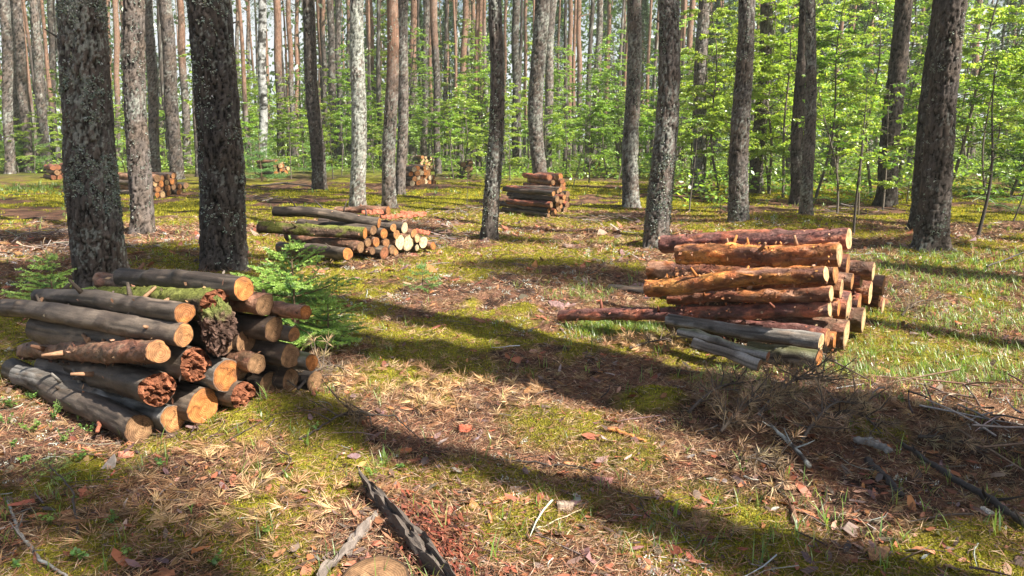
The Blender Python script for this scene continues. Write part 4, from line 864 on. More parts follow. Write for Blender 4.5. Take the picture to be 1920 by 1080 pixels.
# grey split board at the bottom
b0 = G(685, 925); b1 = G(845, 1100); o = slab((b0 + b1) / 2 + [0, 0, .045], math.atan2(b1[1] - b0[1], b1[0] - b0[0]), float(np.linalg.norm(b1 - b0)) * 1.08, .075, .022, (.10, .082, .07), "long split dark grey board lying at the bottom beside red bark chips", 31, .02, M_WOOD, .35, "wood_board", "board")
b0 = G(705, 975); b1 = G(600, 1100); slab((b0 + b1) / 2 + [0, 0, .03], math.atan2(b1[1] - b0[1], b1[0] - b0[0]), float(np.linalg.norm(b1 - b0)), .035, .014, (.18, .15, .13), "short narrow grey board crossing under the long split board", 32, .0, M_WOOD, .1, "wood_board", "board")
b0 = G(590, 945 - 60)
make_log(G(697, 1110) + [0, 0, .04], G(697, 1108) + [.01, .015, -.12], .125, .135, 'black', 'dull', seed=61, label="low round sawn stump just showing at the bottom edge left of the board", detail=1)
stick([(1690, 842), (1780, 905), (1850, 945), (1925, 1000)], [.010, .014, .015, .013], "long dark fallen branch running to the right edge of the picture", 'black', lift=.03, twigs=5, seed=1)
stick([(1600, 838, .02), (1640, 850, .03), (1668, 862, .02)], [.016, .02, .014], "short broken light grey branch end sticking out of the needles", 'grey', lift=.02, seed=2)
stick([(1625, 865), (1665, 905), (1690, 935)], [.018, .016, .012], "dark short branch lying under the light grey broken one", 'black', lift=.01, seed=3)
stick([(1420, 800, .05), (1480, 850, .03), (1518, 890, .02)], [.006, .009, .011], "lichened twig with an orange cut tip in the brown dead branches", 'dark', lift=.02, twigs=-4, seed=4)
stick([(1140, 808), (1180, 820), (1210, 832)], [.008, .010, .006], "short orange red branch piece on the sunlit needles", 'orange', lift=.012, seed=5)
stick([(1480, 940), (1490, 985)], [.011, .012], "small reddish branch stump near the bottom right", 'brown', lift=.012, seed=6)
stick([(15, 945), (40, 1010), (75, 1055), (130, 1085)], [.006, .006, .007, .005], "pale lichen covered twig curving at the bottom left corner", 'grey', lift=.012, twigs=-4, seed=7)
stick([(90, 900, .08), (140, 950, .06), (148, 1010, .01)], [.003, .004, .005], "bent grey twig arching above the needles at the left", 'dark', lift=.01, seed=8)
stick([(560, 690, .02), (620, 686, .05), (680, 686, .06)], [.004, .004, .003], "thin red twig sticking out right of the left pile", 'brown', lift=.01, twigs=3, seed=9)
stick([(560, 800, .0), (640, 790, .03), (740, 800, .05), (790, 830, .0)], [.005, .004, .004, .003], "dark curved twig lying across the first shadow streak", 'black', lift=.01, twigs=4, seed=10)
stick([(800, 850), (960, 868), (1090, 880), (1160, 912)], [.004, .005, .004, .003], "long thin dark twig in the middle of the foreground shadow", 'black', lift=.012, twigs=5, seed=11)
stick([(505, 790, .02), (600, 708, .10), (640, 650, .14)], [.004, .003, .002], "thin dead twig rising at the right of the left pile", 'black', lift=.01, twigs=6, seed=12)
stick([(1850, 497, .05), (1925, 487, .08)], [.012, .008], "dark bare stick poking in from the right edge above the grass", 'black', lift=.02, twigs=2, seed=13)
stick([(1000, 1000), (1090, 960)], [.003, .002], "straight straw coloured stalk on the moss", 'grey', lift=.012, seed=14, col=(.55, .47, .3))
stick([(1370, 400), (1460, 372)], [.02, .012], "thin fallen stick behind the smooth dark pine", 'dark', lift=.02, twigs=3, seed=15)
stick([(590, 352), (530, 345), (470, 352)], [.03, .03, .02], "fallen dark pole lying left of the white lichen pine", 'black', lift=.03, twigs=2, seed=16)
stick([(205, 770, .02), (192, 800, .01), (185, 830, .0)], [.018, .016, .008], "upright red brown bark splinter leaning on the lowest log", 'maroon', lift=.06, seed=17)
stick([(1270, 640), (1300, 622), (1330, 600)], [.006, .005, .003], "thin pale twig before the grey weathered log", 'grey', lift=.012, twigs=3, seed=18)
for k, (x_, y_, L_, W_, a_, c_, w_) in enumerate([(238, 856, .07, .045, .2, (.42, .16, .1), "salmon red bark chip below the lowest log"), (760, 850, .07, .03, .6, (.45, .15, .06), "orange bark strip beside the first shadow streak"), (872, 806, .07, .06, .3, (.42, .1, .05), "bright red leaf shaped bark flake in the sun"), (1640, 755, .06, .025, 1.4, (.45, .2, .12), "upright copper bark piece at the shade's edge on the right"),
      (1130, 905, .09, .05, .1, (.3, .14, .12), "dull pink bark flake in the shadow"), (1060, 952, .07, .06, .2, (.32, .24, .18), "curled pale brown bark flake on dark moss"), (1645, 1040, .1, .07, .4, (.38, .2, .1), "large brown bark flake at the bottom right"), (598, 510, .14, .08, .1, (.35, .13, .07), "red brown bark chunk in front of the middle pile"), (205, 785, .2, .04, 1.2, (.22, .08, .05), "dark red bark splinter against the lowest log"), (690, 1060, .12, .05, 1.8, (.3, .12, .08), "brown bark curl beside the round log end"), (1850, 965, .05, .025, -1, (.5, .46, .4), "small white wood chip under the long dark branch"), (1075, 462, .3, .1, .2, (.2, .13, .1), "brown bark slab on the moss by the centre stack"), (1060, 573, .3, .1, .05, (.22, .13, .12), "flat purplish bark slab left of the longest log")]):
    g = G(x_, y_); slab(g + [0, 0, .02], a_, L_, W_, .006, c_, w_, 50 + k, .12, None, .15, "bark_chip", "bark chip")
# ------------------------------------------------------------------ broadleaf saplings
def sapling_meshes(seed, H, W, nleaf, leaf=.07, cols=((.20, .36, .05), (.28, .44, .07), (.13, .27, .04), (.36, .48, .10)), stemc=(.13, .11, .09), r0=None, bare=.18, layered=.5, bend=.12):
    rg = np.random.default_rng(seed); sb = MB(); r0 = r0 or H * .0065 + .006
    nst = 1 if H < 3 else int(rg.integers(1, 4)); ends = []; tw = []
    for s_ in range(nst):
        h = H * (1 - .25 * rg.random() * (s_ > 0)); z = np.linspace(0, h, 12); a = rg.random() * 6.28; q = bend * rg.normal()
        path = np.stack([np.cos(a) * (q * z + .03 * H * np.sin(z * 2.2 / max(1, H * .4) + a)), np.sin(a) * (q * z * .8 + .03 * H * np.cos(z * 1.7)), z], 1); path[:, :2] -= path[0, :2]; path[0, 2] = -.05
        add_tube(sb, path, r0 * (1 - .85 * z / h), stemc, 6, False)
        nb = int(7 + H * 4.5)
        for b in range(nb):
            t = bare + (1 - bare) * rg.random() ** .85; p = np.array([np.interp(t * h, z, path[:, d]) for d in range(3)]); a2 = rg.random() * 6.28
            Lb = W * (1.08 - t * .75) * (.55 + .6 * rg.random()); up = .25 + .5 * rg.random(); tt = np.linspace(0, 1, 5)[:, None]
            e = p + np.array([math.cos(a2), math.sin(a2), up]) * Lb * tt + np.array([0, 0, -1]) * Lb * .38 * tt ** 2
            add_tube(sb, e, r0 * .32 * np.linspace(1, .25, 5), stemc, 4, False)
            for c in range(int(3 + Lb * 6)):
                tq = .25 + .75 * rg.random(); m = np.array([np.interp(tq, tt[:, 0], e[:, d]) for d in range(3)]); a3 = a2 + rg.normal() * .9; l3 = Lb * .38 * (1.15 - tq) + .08
                tw.append((m, np.array([math.cos(a3), math.sin(a3), .15 * rg.normal() + .1]), l3))
    m = np.array([t[0] for t in tw]); d = unit(np.array([t[1] for t in tw])); l3 = np.array([t[2] for t in tw]); k = rg.choice(len(tw), nleaf, p=l3 / l3.sum()); u = rg.random(nleaf)
    c = m[k] + d[k] * (l3[k] * u)[:, None] + np.array([0, 0, -1]) * (l3[k] * .25 * u * u)[:, None]
    side = np.where(rg.random(nleaf) < .5, 1, -1)[:, None]; sd = unit(np.stack([-d[k][:, 1], d[k][:, 0], 0 * u], 1)) * side
    ld = unit(d[k] * .7 + sd * (.8 + .3 * rg.random((nleaf, 1))) + np.stack([0 * u, 0 * u, -.35 + .55 * rg.normal(size=nleaf)], 1)); nr = unit(np.array([0, 0, 1.0]) * layered + rdir(rg, nleaf) * .8); wv = unit(np.cross(ld, nr))
    lb = MB(); blades(lb, c + sd * .01, ld, wv, leaf * (.5 + 1.0 * rg.random(nleaf) ** 1.5), leaf * (.38 + .3 * rg.random(nleaf)), pick(rg, nleaf, cols, .2))
    return lb.mesh("sapling_leaves", M_LEAF, False), sb.mesh("sapling_stem", M_TWIG)
SAP = [sapling_meshes(200 + k, 3.2 + .75 * k, 1.15 + .14 * k, 9000 + 1900 * k, .058 + .004 * k, layered=.3 + .1 * k, cols=[((.40, .54, .07), (.50, .64, .12), (.24, .38, .05), (.54, .64, .18)), ((.28, .46, .07), (.38, .56, .10), (.19, .34, .05)), ((.38, .52, .07), (.46, .58, .12), (.26, .40, .06))][k % 3]) for k in range(6)]
rg = np.random.default_rng(321); SPOTS = []
def row(n, x0, x1, D0, D1, v0, v1, s0=.8, s1=1.2):
    for k in range(n):
        SPOTS.append((x0 + (x1 - x0) * (k + rg.random()) / n, D0 + (D1 - D0) * rg.random(), int(rg.integers(v0, v1)), s0 + (s1 - s0) * rg.random()))
row(10, 1330, 2250, 16.5, 20, 1, 4); row(15, 1250, 2400, 20, 28, 3, 6); row(11, 1200, 2350, 28, 38, 4, 6, 1.1, 1.6)
row(16, 850, 1340, 24, 33, 0, 3, .6, 1.0); row(16, 820, 1340, 33, 44, 2, 5); row(12, 430, 900, 28, 36, 0, 3, .6, .85); row(18, 400, 900, 36, 50, 2, 6, .8, 1.3)
row(20, -250, 430, 31, 38, 0, 3, .5, .85); row(18, -250, 430, 36, 50, 0, 5, .8, 1.1); row(8, 1320, 1420, 26, 30, 0, 3, .6, 1) if False else None
row(5, 1560, 2200, 13.5, 16, 0, 2, .45, .8)
for k, (px, D, v, s_) in enumerate(SPOTS):
    r = ray(px, 300); r /= r[1]; b = np.array([r[0] * D, D, 0.0]); b[2] = zg(b[0], b[1])[0]
    root = empty("broadleaf_sapling", b, None, "sapling", "green broadleaf saplings under the pines"); root.rotation_euler = (0, 0, rg.random() * 6.28); root.scale = (s_,) * 3
    link("leaves", SAP[v][0], root); link("stem", SAP[v][1], root)
    h = SAP[v][0].dimensions.z if hasattr(SAP[v][0], "dimensions") else 0
    AUTO.append((root, ("low pale green sapling", "low green sapling", "yellow green sapling", "tall pale green sapling", "tall green sapling", "tall yellow green sapling")[v], px, D))
def lone_sapling(bx, by, H, W, nl, seed, label, leaf=.06, **k):
    b = G(bx, by); root = empty("broadleaf_sapling", b, label, "sapling", "green broadleaf saplings under the pines"); a, c = sapling_meshes(seed, H, W, nl, leaf, **k); link("leaves", a, root); link("stem", c, root); return root
lone_sapling(1832, 445, 2.7, .8, 420, 1, "crooked dark stemmed sapling with few leaves right of the broad dark pine", .07, r0=.028, bend=.05, stemc=(.06, .05, .045))
lone_sapling(1292, 398, 1.9, .55, 330, 2, "small leafy sapling right behind the pine with flaking lichen", .07)
lone_sapling(1600, 440, 2.4, .7, 420, 3, "thin stemmed sapling directly behind the right end of the orange pile", .075, stemc=(.07, .06, .05), bend=.2)
lone_sapling(1570, 400, 2.9, .8, 700, 4, "bright leafy sapling between the slim grey pine and leaning dark pine", .08)
lone_sapling(1655, 395, 2.6, .7, 700, 5, "sapling whose leaves cover the leaning dark pine's foot", .09)
lone_sapling(1075, 350, 2.2, .6, 450, 6, "slim sapling just right of the dark log stack", .07)
lone_sapling(1350, 404, .35, .25, 60, 7, "tiny bright leaved seedling at the foot of the smooth dark pine", .07, bare=.3)
lone_sapling(1480, 335, 3.4, 1.0, 2400, 8, "airy sapling between the two dark pines right of the smooth one", .08)
lone_sapling(875, 390, .9, .2, 14, 9, "bare thin seedling standing alone left of the dark speckled pine", .05, bare=.5)
lone_sapling(1700, 380, 1.2, .5, 260, 10, "low feathery leaved sapling left of the broad dark pine", .09)

# ------------------------------------------------------------------ young spruces
def spruce(bx, by, H, W, label, seed, nee=.014, nw=.0022, whorl=.085, bright=.6, dens=1.0, step=.03, at_=None, group="young spruces"):
    rg = np.random.default_rng(600 + seed); b = G(bx, by) if at_ is None else at_; root = empty("young_spruce", b, label, "spruce", group); sb = MB(); nb = MB()
    zz = np.linspace(-.03, H, 8); lean = rg.normal() * .03; path = np.stack([lean * zz + .01 * np.sin(zz * 5), 0 * zz, zz], 1); add_tube(sb, path, (.006 + .01 * H) * np.linspace(1, .25, 8), (.16, .11, .07), 7, False)
    shoots = []
    nwh = max(3, int(H / whorl))
    for w in range(nwh):
        t = (w + .6) / nwh; z = H * (.06 + .88 * t); L0 = W * (1 - t) ** .75 + .05 * W
        for q in range(int(rg.integers(4, 7))):
            a = rg.random() * 6.28; L = L0 * (.7 + .45 * rg.random()); up = .05 + .55 * t; n = max(3, int(L / .05)); tt = np.linspace(0, 1, n + 1)[:, None]
            e = np.array([lean * z, 0, z]) + np.array([math.cos(a), math.sin(a), up]) * L * tt + np.array([0, 0, 1]) * L * (-.22 * tt + .22 * tt ** 2)
            add_tube(sb, e, .0035 * np.linspace(1, .3, n + 1) * (1 + H), (.17, .11, .06), 4, False); shoots.append((e[0], e[-1], 1, t))
            for c in range(1, n + 1):
                f = c / n; m = e[c]
                for sgn in (-1, 1):
                    if rg.random() < .12: continue
                    ang = a + sgn * (.75 + .2 * rg.random()); l2 = L * .48 * (1.12 - f) + .03; m2 = m + np.array([math.cos(ang), math.sin(ang), up * .4 - .1 + .1 * rg.normal()]) * l2
                    shoots.append((m, m2, 0, t))
    shoots.append((path[-2], path[-1] + [0, 0, .03], 1, 1))
    for s0, s1, main, t in shoots:
        Ls = np.linalg.norm(s1 - s0); n = max(4, int(Ls / step * 9 * dens)); u = rg.random(n); dd = (s1 - s0) / (Ls + 1e-9); p = s0 + (s1 - s0) * u[:, None]; s_ = rdir(rg, n); s_ -= (s_ @ dd)[:, None] * dd; s_[:, 2] = s_[:, 2] * .6 + .15; d = unit(unit(s_) + dd * .75)
        fr = sstep(.1, .5, u)[:, None] * bright * (.55 + .45 * (rg.random() < .9)); col = pick(rg, n, [(.13, .29, .08), (.10, .23, .07)], .15) * (1 - fr) + pick(rg, n, [(.46, .62, .17), (.37, .57, .13)], .12) * fr
        blades(nb, p, d, perp(d, rg), nee * (.8 + .4 * rg.random(n)), nw, col)
    part("needles", nb, M_NEEDLE, root, False); part("stem", sb, M_TWIG, root); return root
spruce(552, 645, .76, .60, "bright green young spruce at the right end of the left front pile", 1, .014, .0044, .07, 1.0, 3.4)
spruce(615, 648, .36, .30, "smaller spruce clump below the bright green young spruce", 2, .013, .004, .07, 1.0, 3.2)
spruce(103, 588, .52, .38, "young spruce at the left behind the front pile, before the thick leaning pine", 3, .015, .0045, .085, .9, 2.6)
spruce(793, 545, .26, .24, "low dark spruce seedling on the moss in the clearing's middle", 4, .018, .004, .06, .15)
spruce(752, 415+60, .12, .1, "tiny dark spruce tuft at the foot of the middle pile", 5, .015, .004, .05, .1)
spruce(98, 905, .12, .11, "tiny bright spruce seedling near the left edge of the foreground", 6, .011, .002, .045, .9)
spruce(491, 341, 1.9, 1.0, "dark green spruce beside the birch, left of the middle pile", 7, .045, .012, .2, .12, .35, .05)
spruce(35, 322, 2.6, 1.5, "green spruce behind the reddish stack at the far left", 8, .05, .016, .24, .45, .35, .05)
spruce(190, 318, 2.4, 1.4, "green spruce partly hidden by the thick leaning pine", 9, .05, .016, .24, .5, .35, .05)
spruce(1930, 372, 2.6, 1.3, "dark spruce at the right edge of the picture", 10, .05, .015, .24, .1, .4, .05)
spruce(430, 318, 2.3, 1.2, "dark spruce between the thick dark pine and the birch", 11, .05, .015, .24, .15, .35, .05)
spruce(588, 325, 1.6, 1.0, "low spruce left of the white lichened pine", 12, .05, .015, .2, .3, .35, .05)
spruce(1235, 330, 1.5, .9, "low spruce behind the pine with flaking lichen", 13, .05, .015, .2, .3, .35, .05)
# tall spruces far in the wood
def tall_spruce_mesh(seed, H, W):
    rg = np.random.default_rng(seed); nb = MB(); n = 9000; t = rg.random(n) ** .75; a = rg.random(n) * 6.28; tier = np.floor(t * 26) / 26; r = W * (1 - t) * (rg.random(n) ** .5) * (.65 + .5 * np.sin(tier * 97 + a * 2.5) ** 2); z = H * t - r * .28
    p = np.stack([r * np.cos(a), r * np.sin(a), z], 1); d = unit(np.stack([np.cos(a), np.sin(a), -.35 + .3 * rg.normal(size=n)], 1) + rdir(rg, n) * .4); blades(nb, p, d, perp(d, rg), .22, .06, pick(rg, n, [(.05, .10, .04), (.035, .075, .03), (.08, .14, .05)], .2)); sb = MB(); add_tube(sb, [[0, 0, 0], [0, 0, H]], [.13, .02], (.12, .09, .07), 8, False)
    return nb.mesh("spruce_crown", M_NEEDLE, False), sb.mesh("spruce_trunk", M_BARK)
TS = [tall_spruce_mesh(700, 15, 2.3), tall_spruce_mesh(701, 12, 2.0)]
for k, (px, D) in enumerate([(-120, 55), (60, 62), (415, 60), (790, 58), (845, 66), (925, 60), (1045, 70), (1200, 58), (1240, 66), (1330, 60), (1370, 48), (1480, 54), (1525, 60), (1590, 50), (1640, 58), (1720, 46), (1880, 44), (1960, 40), (2100, 50), (1440, 68), (1130, 75), (700, 68), (640, 74), (300, 72)]):
    r = ray(px, 290); r /= r[1]; b = np.array([r[0] * D, D, 0.0]); root = empty("spruce_tree", b, None, "spruce", "tall dark spruces far in the wood"); link("crown", TS[k % 2][0], root); link("trunk", TS[k % 2][1], root); root.rotation_euler = (0, 0, k * 1.1)
    AUTO.append((root, "tall dark far spruce", px, D))

# ------------------------------------------------------------------ masses nobody could count
rng = np.random.default_rng(99); mb = MB(); n = 120000
a = np.radians(-48 + 96 * rng.random(n)); D = 62 + 45 * rng.random(n); x = D * np.sin(a); y = D * np.cos(a); z = 19 * rng.random(n) ** 1.15
q = np.stack([x / 5.5, y / 5.5, z / 3.2], 1); k = fbm(q, 3, 5) + .18 - .35 * np.exp(-((np.degrees(a) + 19) / 5) ** 2) * (z > 7) - .2 * np.exp(-((np.degrees(a) - 5) / 3) ** 2) * (z > 8) > (-.06 + .2 * (z / 19) * (a < 0)); x, y, z = x[k], y[k], z[k]; n = len(x); d = rdir(rng, n)
low = sstep(8, 3, z)[:, None]; col = pick(rng, n, [(.09, .15, .06), (.06, .11, .045), (.13, .20, .07)], .2) * (1 - low) + pick(rng, n, [(.34, .50, .10), (.24, .38, .07)], .2) * low
blades(mb, np.stack([x, y, z], 1), d, perp(d, rng), .55, .28, col)
stuff("far_forest", mb, M_LEAF, "green mass of the distant forest behind all trunks", "forest")
mb = MB(); n = 60000; x, y, D = scatter(rng, n, 17, 60, .5, 46); pxx = 960 + F_PX * x / y
lim = np.where(pxx > 1240, 17 + 0 * x, np.where(pxx > 840, 27, 33)) + 3 * nz2(x, y, .25, 2, 8)
k = (y > lim) & (nz2(x, y, .35, 3, 12) > -.25); x, y = x[k], y[k]; n = len(x); h = (.25 + .55 * sstep(-.2, .4, nz2(x, y, .3, 2, 13))) * rng.random(n) ** .7
d = rdir(rng, n); d[:, 2] *= .5; d = unit(d); nr = unit(np.array([0, 0, 1]) + rdir(rng, n) * .8); blades(mb, np.stack([x, y, zg(x, y) + h], 1), d, unit(np.cross(d, nr)), .10 + .08 * rng.random(n), .05 + .04 * rng.random(n), pick(rng, n, [(.22, .38, .06), (.32, .48, .08), (.14, .26, .05)], .2))
stuff("undergrowth", mb, M_LEAF, "low green undergrowth of bilberry and seedlings at the clearing's edge", "undergrowth")

# ------------------------------------------------------------------ small plants in the foreground
def small_plant(px, py, H, n, seed, label, leaf=.016, col=((.16, .30, .06), (.24, .40, .09)), kind="small_plant", cat="plant", group="small green plants of the forest floor"):
    rg = np.random.default_rng(800 + seed); b = G(px, py); root = empty(kind, b, label, cat, group); sb = MB(); lb = MB()
    for k in range(n):
        a = rg.random() * 6.28; t = np.linspace(0, 1, 5)[:, None]; L = H * (.6 + .5 * rg.random()); e = np.array([math.cos(a) * .45, math.sin(a) * .45, 1]) * L * t + np.array([math.cos(a), math.sin(a), -.2]) * .2 * L * t ** 2; add_tube(sb, e, .0012, (.12, .15, .05), 4, False)
        m = 9; u = .3 + .7 * rg.random(m); p = np.stack([np.interp(u, t[:, 0], e[:, d]) for d in range(3)], 1); d = rdir(rg, m); d[:, 2] = d[:, 2] * .3 + .2; d = unit(d); nr = unit(np.array([0, 0, 1]) + rdir(rg, m) * .5); w = unit(np.cross(d, nr)); c = pick(rg, m, col, .15); l_ = leaf * (.8 + .5 * rg.random(m))
        V = []; 
        for f, g_ in ((0, .05), (.3, .5), (.7, .5), (1, .05)):
            for s_ in (-1, 1): V.append(p + d * (l_ * f)[:, None] + w * (l_ * g_ * s_ * .62)[:, None] + nr * (l_ * .12 * (g_ > .3))[:, None])
        V = np.stack(V, 1).reshape(-1, 3); base = (np.arange(m) * 8)[:, None, None]; lb.add(V, (base + np.array([[0, 1, 3, 2], [2, 3, 5, 4], [4, 5, 7, 6]])[None]).reshape(-1, 4), np.repeat(c, 8, 0))
    part("leaves", lb, M_LEAF, root, False); part("stem", sb, M_TWIG, root); return root
PL = [(20, 765, .09, 6, "bilberry sprig nearest the left edge beside the lowest log"), (62, 752, .10, 8, "bilberry tuft touching the lowest dark log near the left edge"), (100, 790, .11, 9, "largest bilberry tuft in front of the lowest dark log"), (60, 815, .08, 8, "bright yellow green plant below the bilberry tufts"), (118, 835, .08, 6, "leafy sprig before the red brown bark splinter"),
      (20, 842, .05, 4, "tiny leafy sprig at the left edge below the bilberry"), (45, 870, .05, 4, "small seedling left of the tiny bright spruce"), (165, 815, .08, 6, "dark green sprig beside the red brown bark splinter"), (10, 800, .07, 6, "leafy sprig cut by the left picture edge"), (150, 865, .05, 4, "little sprig left of the salmon red bark chip"),
      (700, 900, .09, 6, "round leaved plant at the upper end of the split board"), (690, 925, .06, 4, "low round leaved plant touching the split board"), (750, 880, .03, 2, "two leaved seedling right of the round leaved plant"), (95, 985, .05, 4, "small leafy sprig left in the bottom corner"), (210, 985, .05, 4, "light sprig among brown needles, bottom left"), (160, 1050, .05, 4, "sprig at the bottom edge beside the lichened twig"), (35, 1065, .04, 4, "leafy sprig in the bottom left corner"), (235, 1045, .04, 3, "small yellow green leaves near the bottom edge"),
      (400, 1062, .05, 4, "sprig near the bottom edge left of the narrow board"), (500, 1003, .03, 3, "bright small leaves among the brown needles"), (430, 875, .04, 3, "small green leaves below the moss at the left pile"), (300, 875, .03, 3, "yellow sprig below the lowest log's sawn end"), (145, 940, .03, 3, "dark little sprig right of the tiny spruce seedling"), (590, 800, .04, 4, "leafy sprig at the right end of the moss cushion"), (1690, 755, .04, 4, "flat green rosette in the sunlight on the right")]
for k, (a_, b_, h_, n_, w_) in enumerate(PL): small_plant(a_, b_, h_, n_, k, w_, .013 + .004 * (k % 3 == 0), ((.26, .42, .08), (.32, .46, .1)) if k in (3, 10, 11, 13, 17, 19) else ((.13, .26, .06), (.22, .38, .08)))
def fern(px, py, L, n, seed, label):
    rg = np.random.default_rng(900 + seed); b = G(px, py); root = empty("fern", b, label, "fern", "ferns at the edge of the clearing")
    for k in range(n):
        a = k * 6.28 / n + rg.random() * .5; mb = MB(); t = np.linspace(0, 1, 14); h = np.array([math.cos(a), math.sin(a), 0]); s_ = np.array([-math.sin(a), math.cos(a), 0]); e = h * (L * t ** 1.1)[:, None] + np.array([0, 0, 1]) * (L * (.9 * t - .75 * t * t))[:, None]
        add_tube(mb, e, .004, (.1, .2, .04), 4, False)
        for i_ in range(2, 14):
            w = L * .28 * math.sin(math.pi * min(1, .12 + t[i_] * .92)) + .01
            for sg in (-1, 1): blades(mb, e[i_:i_ + 1], unit(s_ * sg + h * .35 + np.array([0, 0, -.1]))[None], h[None], w, L * .065, (.17 * (1 + .2 * rg.normal()), .33, .06))
        part("frond", mb, M_LEAF, root, False)
for k, (a_, b_, L_, n_, w_) in enumerate([(1575, 385, .7, 8, "fern right of the slim grey pine"), (1620, 375, .8, 8, "fern left of the leaning dark pine's foot"), (1690, 352, .7, 7, "fern between the leaning dark and broad dark pines"), (1870, 385, .8, 8, "fern near the right edge behind the crooked sapling"), (1905, 400, .6, 7, "fern at the right edge of the picture"), (1780, 365, .8, 7, "fern behind the broad dark pine"), (1450, 360, .6, 7, "fern left of the slim grey pine"), (1640, 340, .7, 7, "fern far behind the leaning dark pine")]): fern(a_, b_, L_, n_, k, w_)

# fallen dead pine branches with brown needles
def dead_branch(p0, p1, label, seed, h=.1, n=26, cols=((.30, .20, .12), (.19, .13, .085), (.40, .29, .17)), spread=.16, L=.062):
    rg = np.random.default_rng(950 + seed); a = G(*p0); b = G(*p1); root = empty("dead_pine_branch", a, label, "dead branch", "dead pine branches on the floor"); t = np.linspace(0, 1, 9)[:, None]; e = (b - a) * t; e[:, 2] += h * (np.sin(math.pi * t[:, 0] * .8 + .3)) + .02
    sb = MB(); add_tube(sb, e, np.linspace(.009, .003, 9), (.10, .08, .065), 7); part("stem", sb, M_TWIG, root); nb = MB(); tb = MB(); lat = unit(np.cross(b - a, [0, 0, 1.0]))
    for k in range(n):
        q = rg.random(); p = np.array([np.interp(q, t[:, 0], e[:, d]) for d in range(3)]); u = unit((b - a) / np.linalg.norm(b - a) * .7 + lat * rg.normal() * 1.2 + np.array([0, 0, .35 + .5 * rg.normal()])); l_ = spread * (.4 + rg.random()); tip = p + u * l_; mid = p + u * l_ * .5 + rg.normal(size=3) * .012
        add_tube(tb, [p, mid, tip], [.0045, .0035, .0022], (.09, .07, .055), 5, False)
        for w in (mid, tip): tufts(np.array([w[0]]), np.array([w[1]]), np.array([w[2]]), rg, 20, L, cols, .8, .0034, 1.0, u[None])
    # tufts write absolute heights; keep the lowest above ground
    part("dry_needles", nb_from(nb), M_DRY, root, False); part("side_twigs", tb, M_TWIG, root); return root
_t = tufts
def nb_from(x): return x
def tufts(cx, cy, cz, rg, nn, Lm, cols, spread, W, sc, ax, out=None):
    N = len(cx) * nn; A = np.repeat(ax, nn, 0); o = np.repeat(np.stack([cx, cy, cz], 1), nn, 0) - A * (rg.random((N, 1)) * .035); d = unit(A * .7 + rdir(rg, N) * spread)
    blades(CUR[0], o, d, perp(d, rg), Lm * (.7 + .5 * rg.random(N)), W, np.repeat(pick(rg, 1, cols, .15), N, 0) * (1 + rg.normal(size=(N, 1)) * .12))
CUR = [None]; _MBinit = MB
def dead(p0, p1, label, seed, **k):
    CUR[0] = MB(); return dead_branch2(p0, p1, label, seed, **k)
def dead_branch2(p0, p1, label, seed, **k):
    global nb_from
    nb_from = lambda x: CUR[0]
    return dead_branch(p0, p1, label, seed, **k)
for k, (p0, p1, n_, h_, w_) in enumerate([((1290, 790), (1400, 740), 24, .10, "leftmost brown needled dead branch in the shade before the orange pile"), ((1350, 830), (1480, 760), 28, .13, "dead pine branch with dense brown needles, lowest of the shaded heap"), ((1420, 800), (1560, 735), 30, .16, "highest brown needled branch in the middle of the shaded heap"), ((1500, 850), (1600, 780), 24, .13, "dead pine branch above the broken light grey branch"), ((1560, 790), (1650, 830), 18, .09, "right end branch of the shaded brown needled heap"),
        ((1380, 870), (1470, 905), 14, .04, "flat dead branch with grey green needles below the heap"), ((560, 745), (640, 700), 14, .08, "dead needled brush at the right end of the left pile"), ((1690, 600), (1745, 575), 16, .08, "brown dead brush right of the orange pile"), ((1180, 660), (1290, 640), 16, .03, "straw coloured dead branch before the grey weathered log"), ((700, 790), (620, 800), 12, .05, "dark dead branch in the first shadow streak"), ((1720, 830), (1850, 860), 14, .04, "dark dead branch above the long fallen branch at right")]):
    dead(p0, p1, w_, k, h=h_, n=n_)
for k, (p0, p1, n_, w_) in enumerate([((30, 455), (150, 430), 26, "grey bare brush heap at the left edge behind the front pile"), ((60, 480), (215, 460), 26, "grey brush heap left of the thick leaning pine"), ((470, 375), (520, 380), 12, "brown brush behind the middle pile's left end"), ((830, 405), (910, 395), 14, "dark brush on the moss left of the dark stack"), ((1090, 420), (1180, 412), 18, "dark brush lying right of the dark centre stack"), ((820, 470), (850, 440), 10, "pale bare brush right of the middle pile"), ((1620, 395), (1560, 402), 10, "dark brush beneath the saplings behind the orange pile"), ((1830, 800), (1915, 790), 10, "thin bare brush at the right edge in the sun's border")]):
    rg = np.random.default_rng(70 + k); a = G(*p0); b = G(*p1); root = empty("brush_heap", a, w_, "brush", "heaps of dead brushwood"); m = MB()
    for j in range(n_ * 4):
        q = a + (b - a) * rg.random() + np.append(rg.normal(size=2) * .22, 0) - a; u = rdir(rg, 1)[0]; u[2] *= .25; l_ = .15 + .5 * rg.random(); t = np.linspace(-.5, .5, 4)[:, None]; e = q + u * l_ * t + np.array([0, 0, .03 + .1 * rg.random()]) + rg.normal(size=3) * .04 * (t * t); w = e + a; g = zg(w[:, 0], w[:, 1]) - a[2]; e[:, 2] = np.maximum(e[:, 2], g + .005)
        add_tube(m, e, np.array([1, .9, .7, .3]) * .006, pick(rg, 1, [(.12, .09, .075), (.3, .26, .23), (.2, .13, .09)], .2)[0], 4, False)
    part("twigs", m, M_TWIG, root)
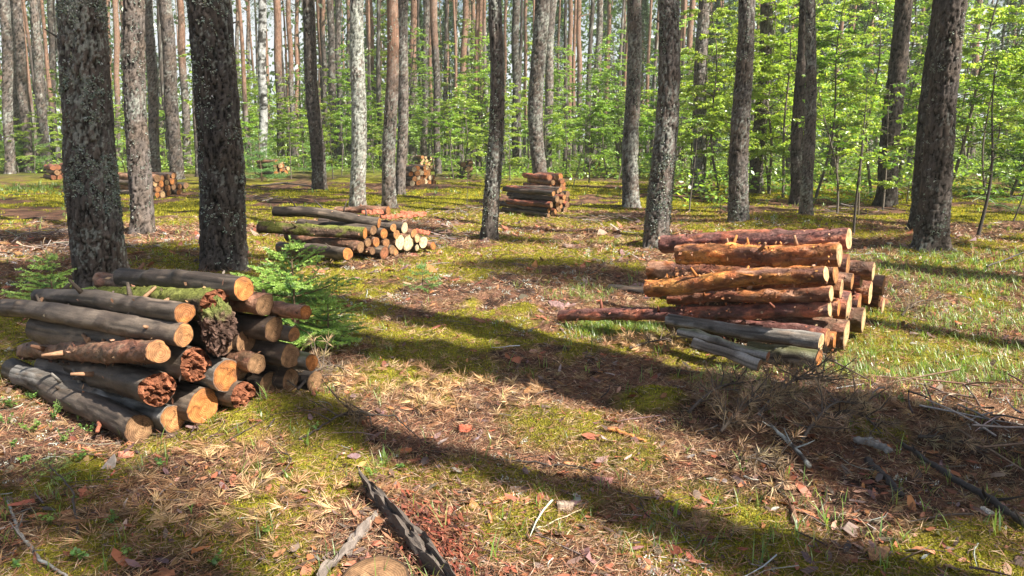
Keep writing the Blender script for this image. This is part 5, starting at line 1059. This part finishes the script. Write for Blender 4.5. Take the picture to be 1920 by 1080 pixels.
# broad grass clumps near the camera
mb = MB(); rg = np.random.default_rng(44)
for px, py, n, L_ in [(472, 830, 4, .10), (1545, 985, 5, .12), (1500, 1000, 4, .1), (925, 1060, 4, .13), (1265, 970, 4, .1), (720, 868, 9, .09), (1390, 880, 4, .12), (1340, 950, 4, .08), (575, 830, 5, .09), (1700, 1020, 4, .09), (495, 750, 3, .11), (1290, 850, 3, .09), (150, 790, 4, .12), (1870, 1000, 4, .1), (1640, 1020, 3, .1), (1740, 960, 3, .07), (540, 900, 5, .08), (1480, 900, 3, .1), (360, 960, 3, .06), (1100, 700, 4, .07), (920, 720, 3, .07)]:
    g = G(px, py); grass(np.array([g[0]]), np.array([g[1]]), rg, L_ * .7, L_ * .5, .007, ((.24, .40, .09), (.30, .44, .12)), np.array([1.0]), .5, n, .01)
stuff("broad_grass", mb, M_LEAF, "broad bright grass blades in small tufts near the camera", "grass")

# ------------------------------------------------------------------ finish the labels of the many trees by where they stand
MARK = [(-9999, "the left edge"), (185, "the leaning pine"), (415, "the thick pine"), (670, "the white pine"), (923, "the speckled pine"), (1240, "the flaking pine"), (1391, "the smooth pine"), (1765, "the broad pine"), (9999, "the right edge")]
import collections
bins = collections.defaultdict(list)
for o, pre, px, D in AUTO:
    if "outside the picture" in pre: bins[(pre, -1)].append((px, o)); continue
    if px < -40 or px > 1960: bins[(pre, -2 if px < 0 else -3)].append((px, o)); continue
    g = max(k for k in range(len(MARK)) if MARK[k][0] <= px); bins[(pre, g)].append((px, o))
ORD = ["first", "second", "third", "fourth", "fifth", "sixth", "seventh", "eighth", "ninth", "tenth"] + [f"{k}" + ("th" if k < 20 else {1: "st", 2: "nd", 3: "rd"}.get(k % 10, "th")) for k in range(11, 99)]
for (pre, g), L_ in bins.items():
    L_.sort(key=lambda q: q[0])
    for k, (px, o) in enumerate(L_):
        if g == -1: o["label"] = f"{ORD[k]} shade casting pine standing beside or behind the photographer"
        elif g < -1: o["label"] = f"{pre}, {ORD[k]} beyond {'the left' if g == -2 else 'the right'} frame edge"
        else:
            where = f"between {MARK[g][1]} and {MARK[g + 1][1]}"; o["label"] = (pre + " " + where) if len(L_) == 1 else f"{pre}, {ORD[k]} from left {where}"

# ------------------------------------------------------------------ thin summer haze between the trees
hm, nt, out = newmat("forest_haze"); pv = nd(nt, "ShaderNodeVolumePrincipled"); pv.inputs["Color"].default_value = (.90, .95, .82, 1); pv.inputs["Density"].default_value = .0011; pv.inputs["Anisotropy"].default_value = .2
nt.links.new(pv.outputs[0], out.inputs["Volume"])
X0, X1, Y0, Y1, Z0, Z1 = -130.0, 130.0, -45.0, 125.0, -2.0, 32.0
hb = MB(); hb.add([(x, y, z) for z in (Z0, Z1) for y in (Y0, Y1) for x in (X0, X1)], [[0, 2, 3, 1], [4, 5, 7, 6], [0, 1, 5, 4], [2, 6, 7, 3], [0, 4, 6, 2], [1, 3, 7, 5]], (1, 1, 1))
stuff("haze", hb, hm, "thin pale haze between the farther trees", "haze")
cy.volume_bounces = 0
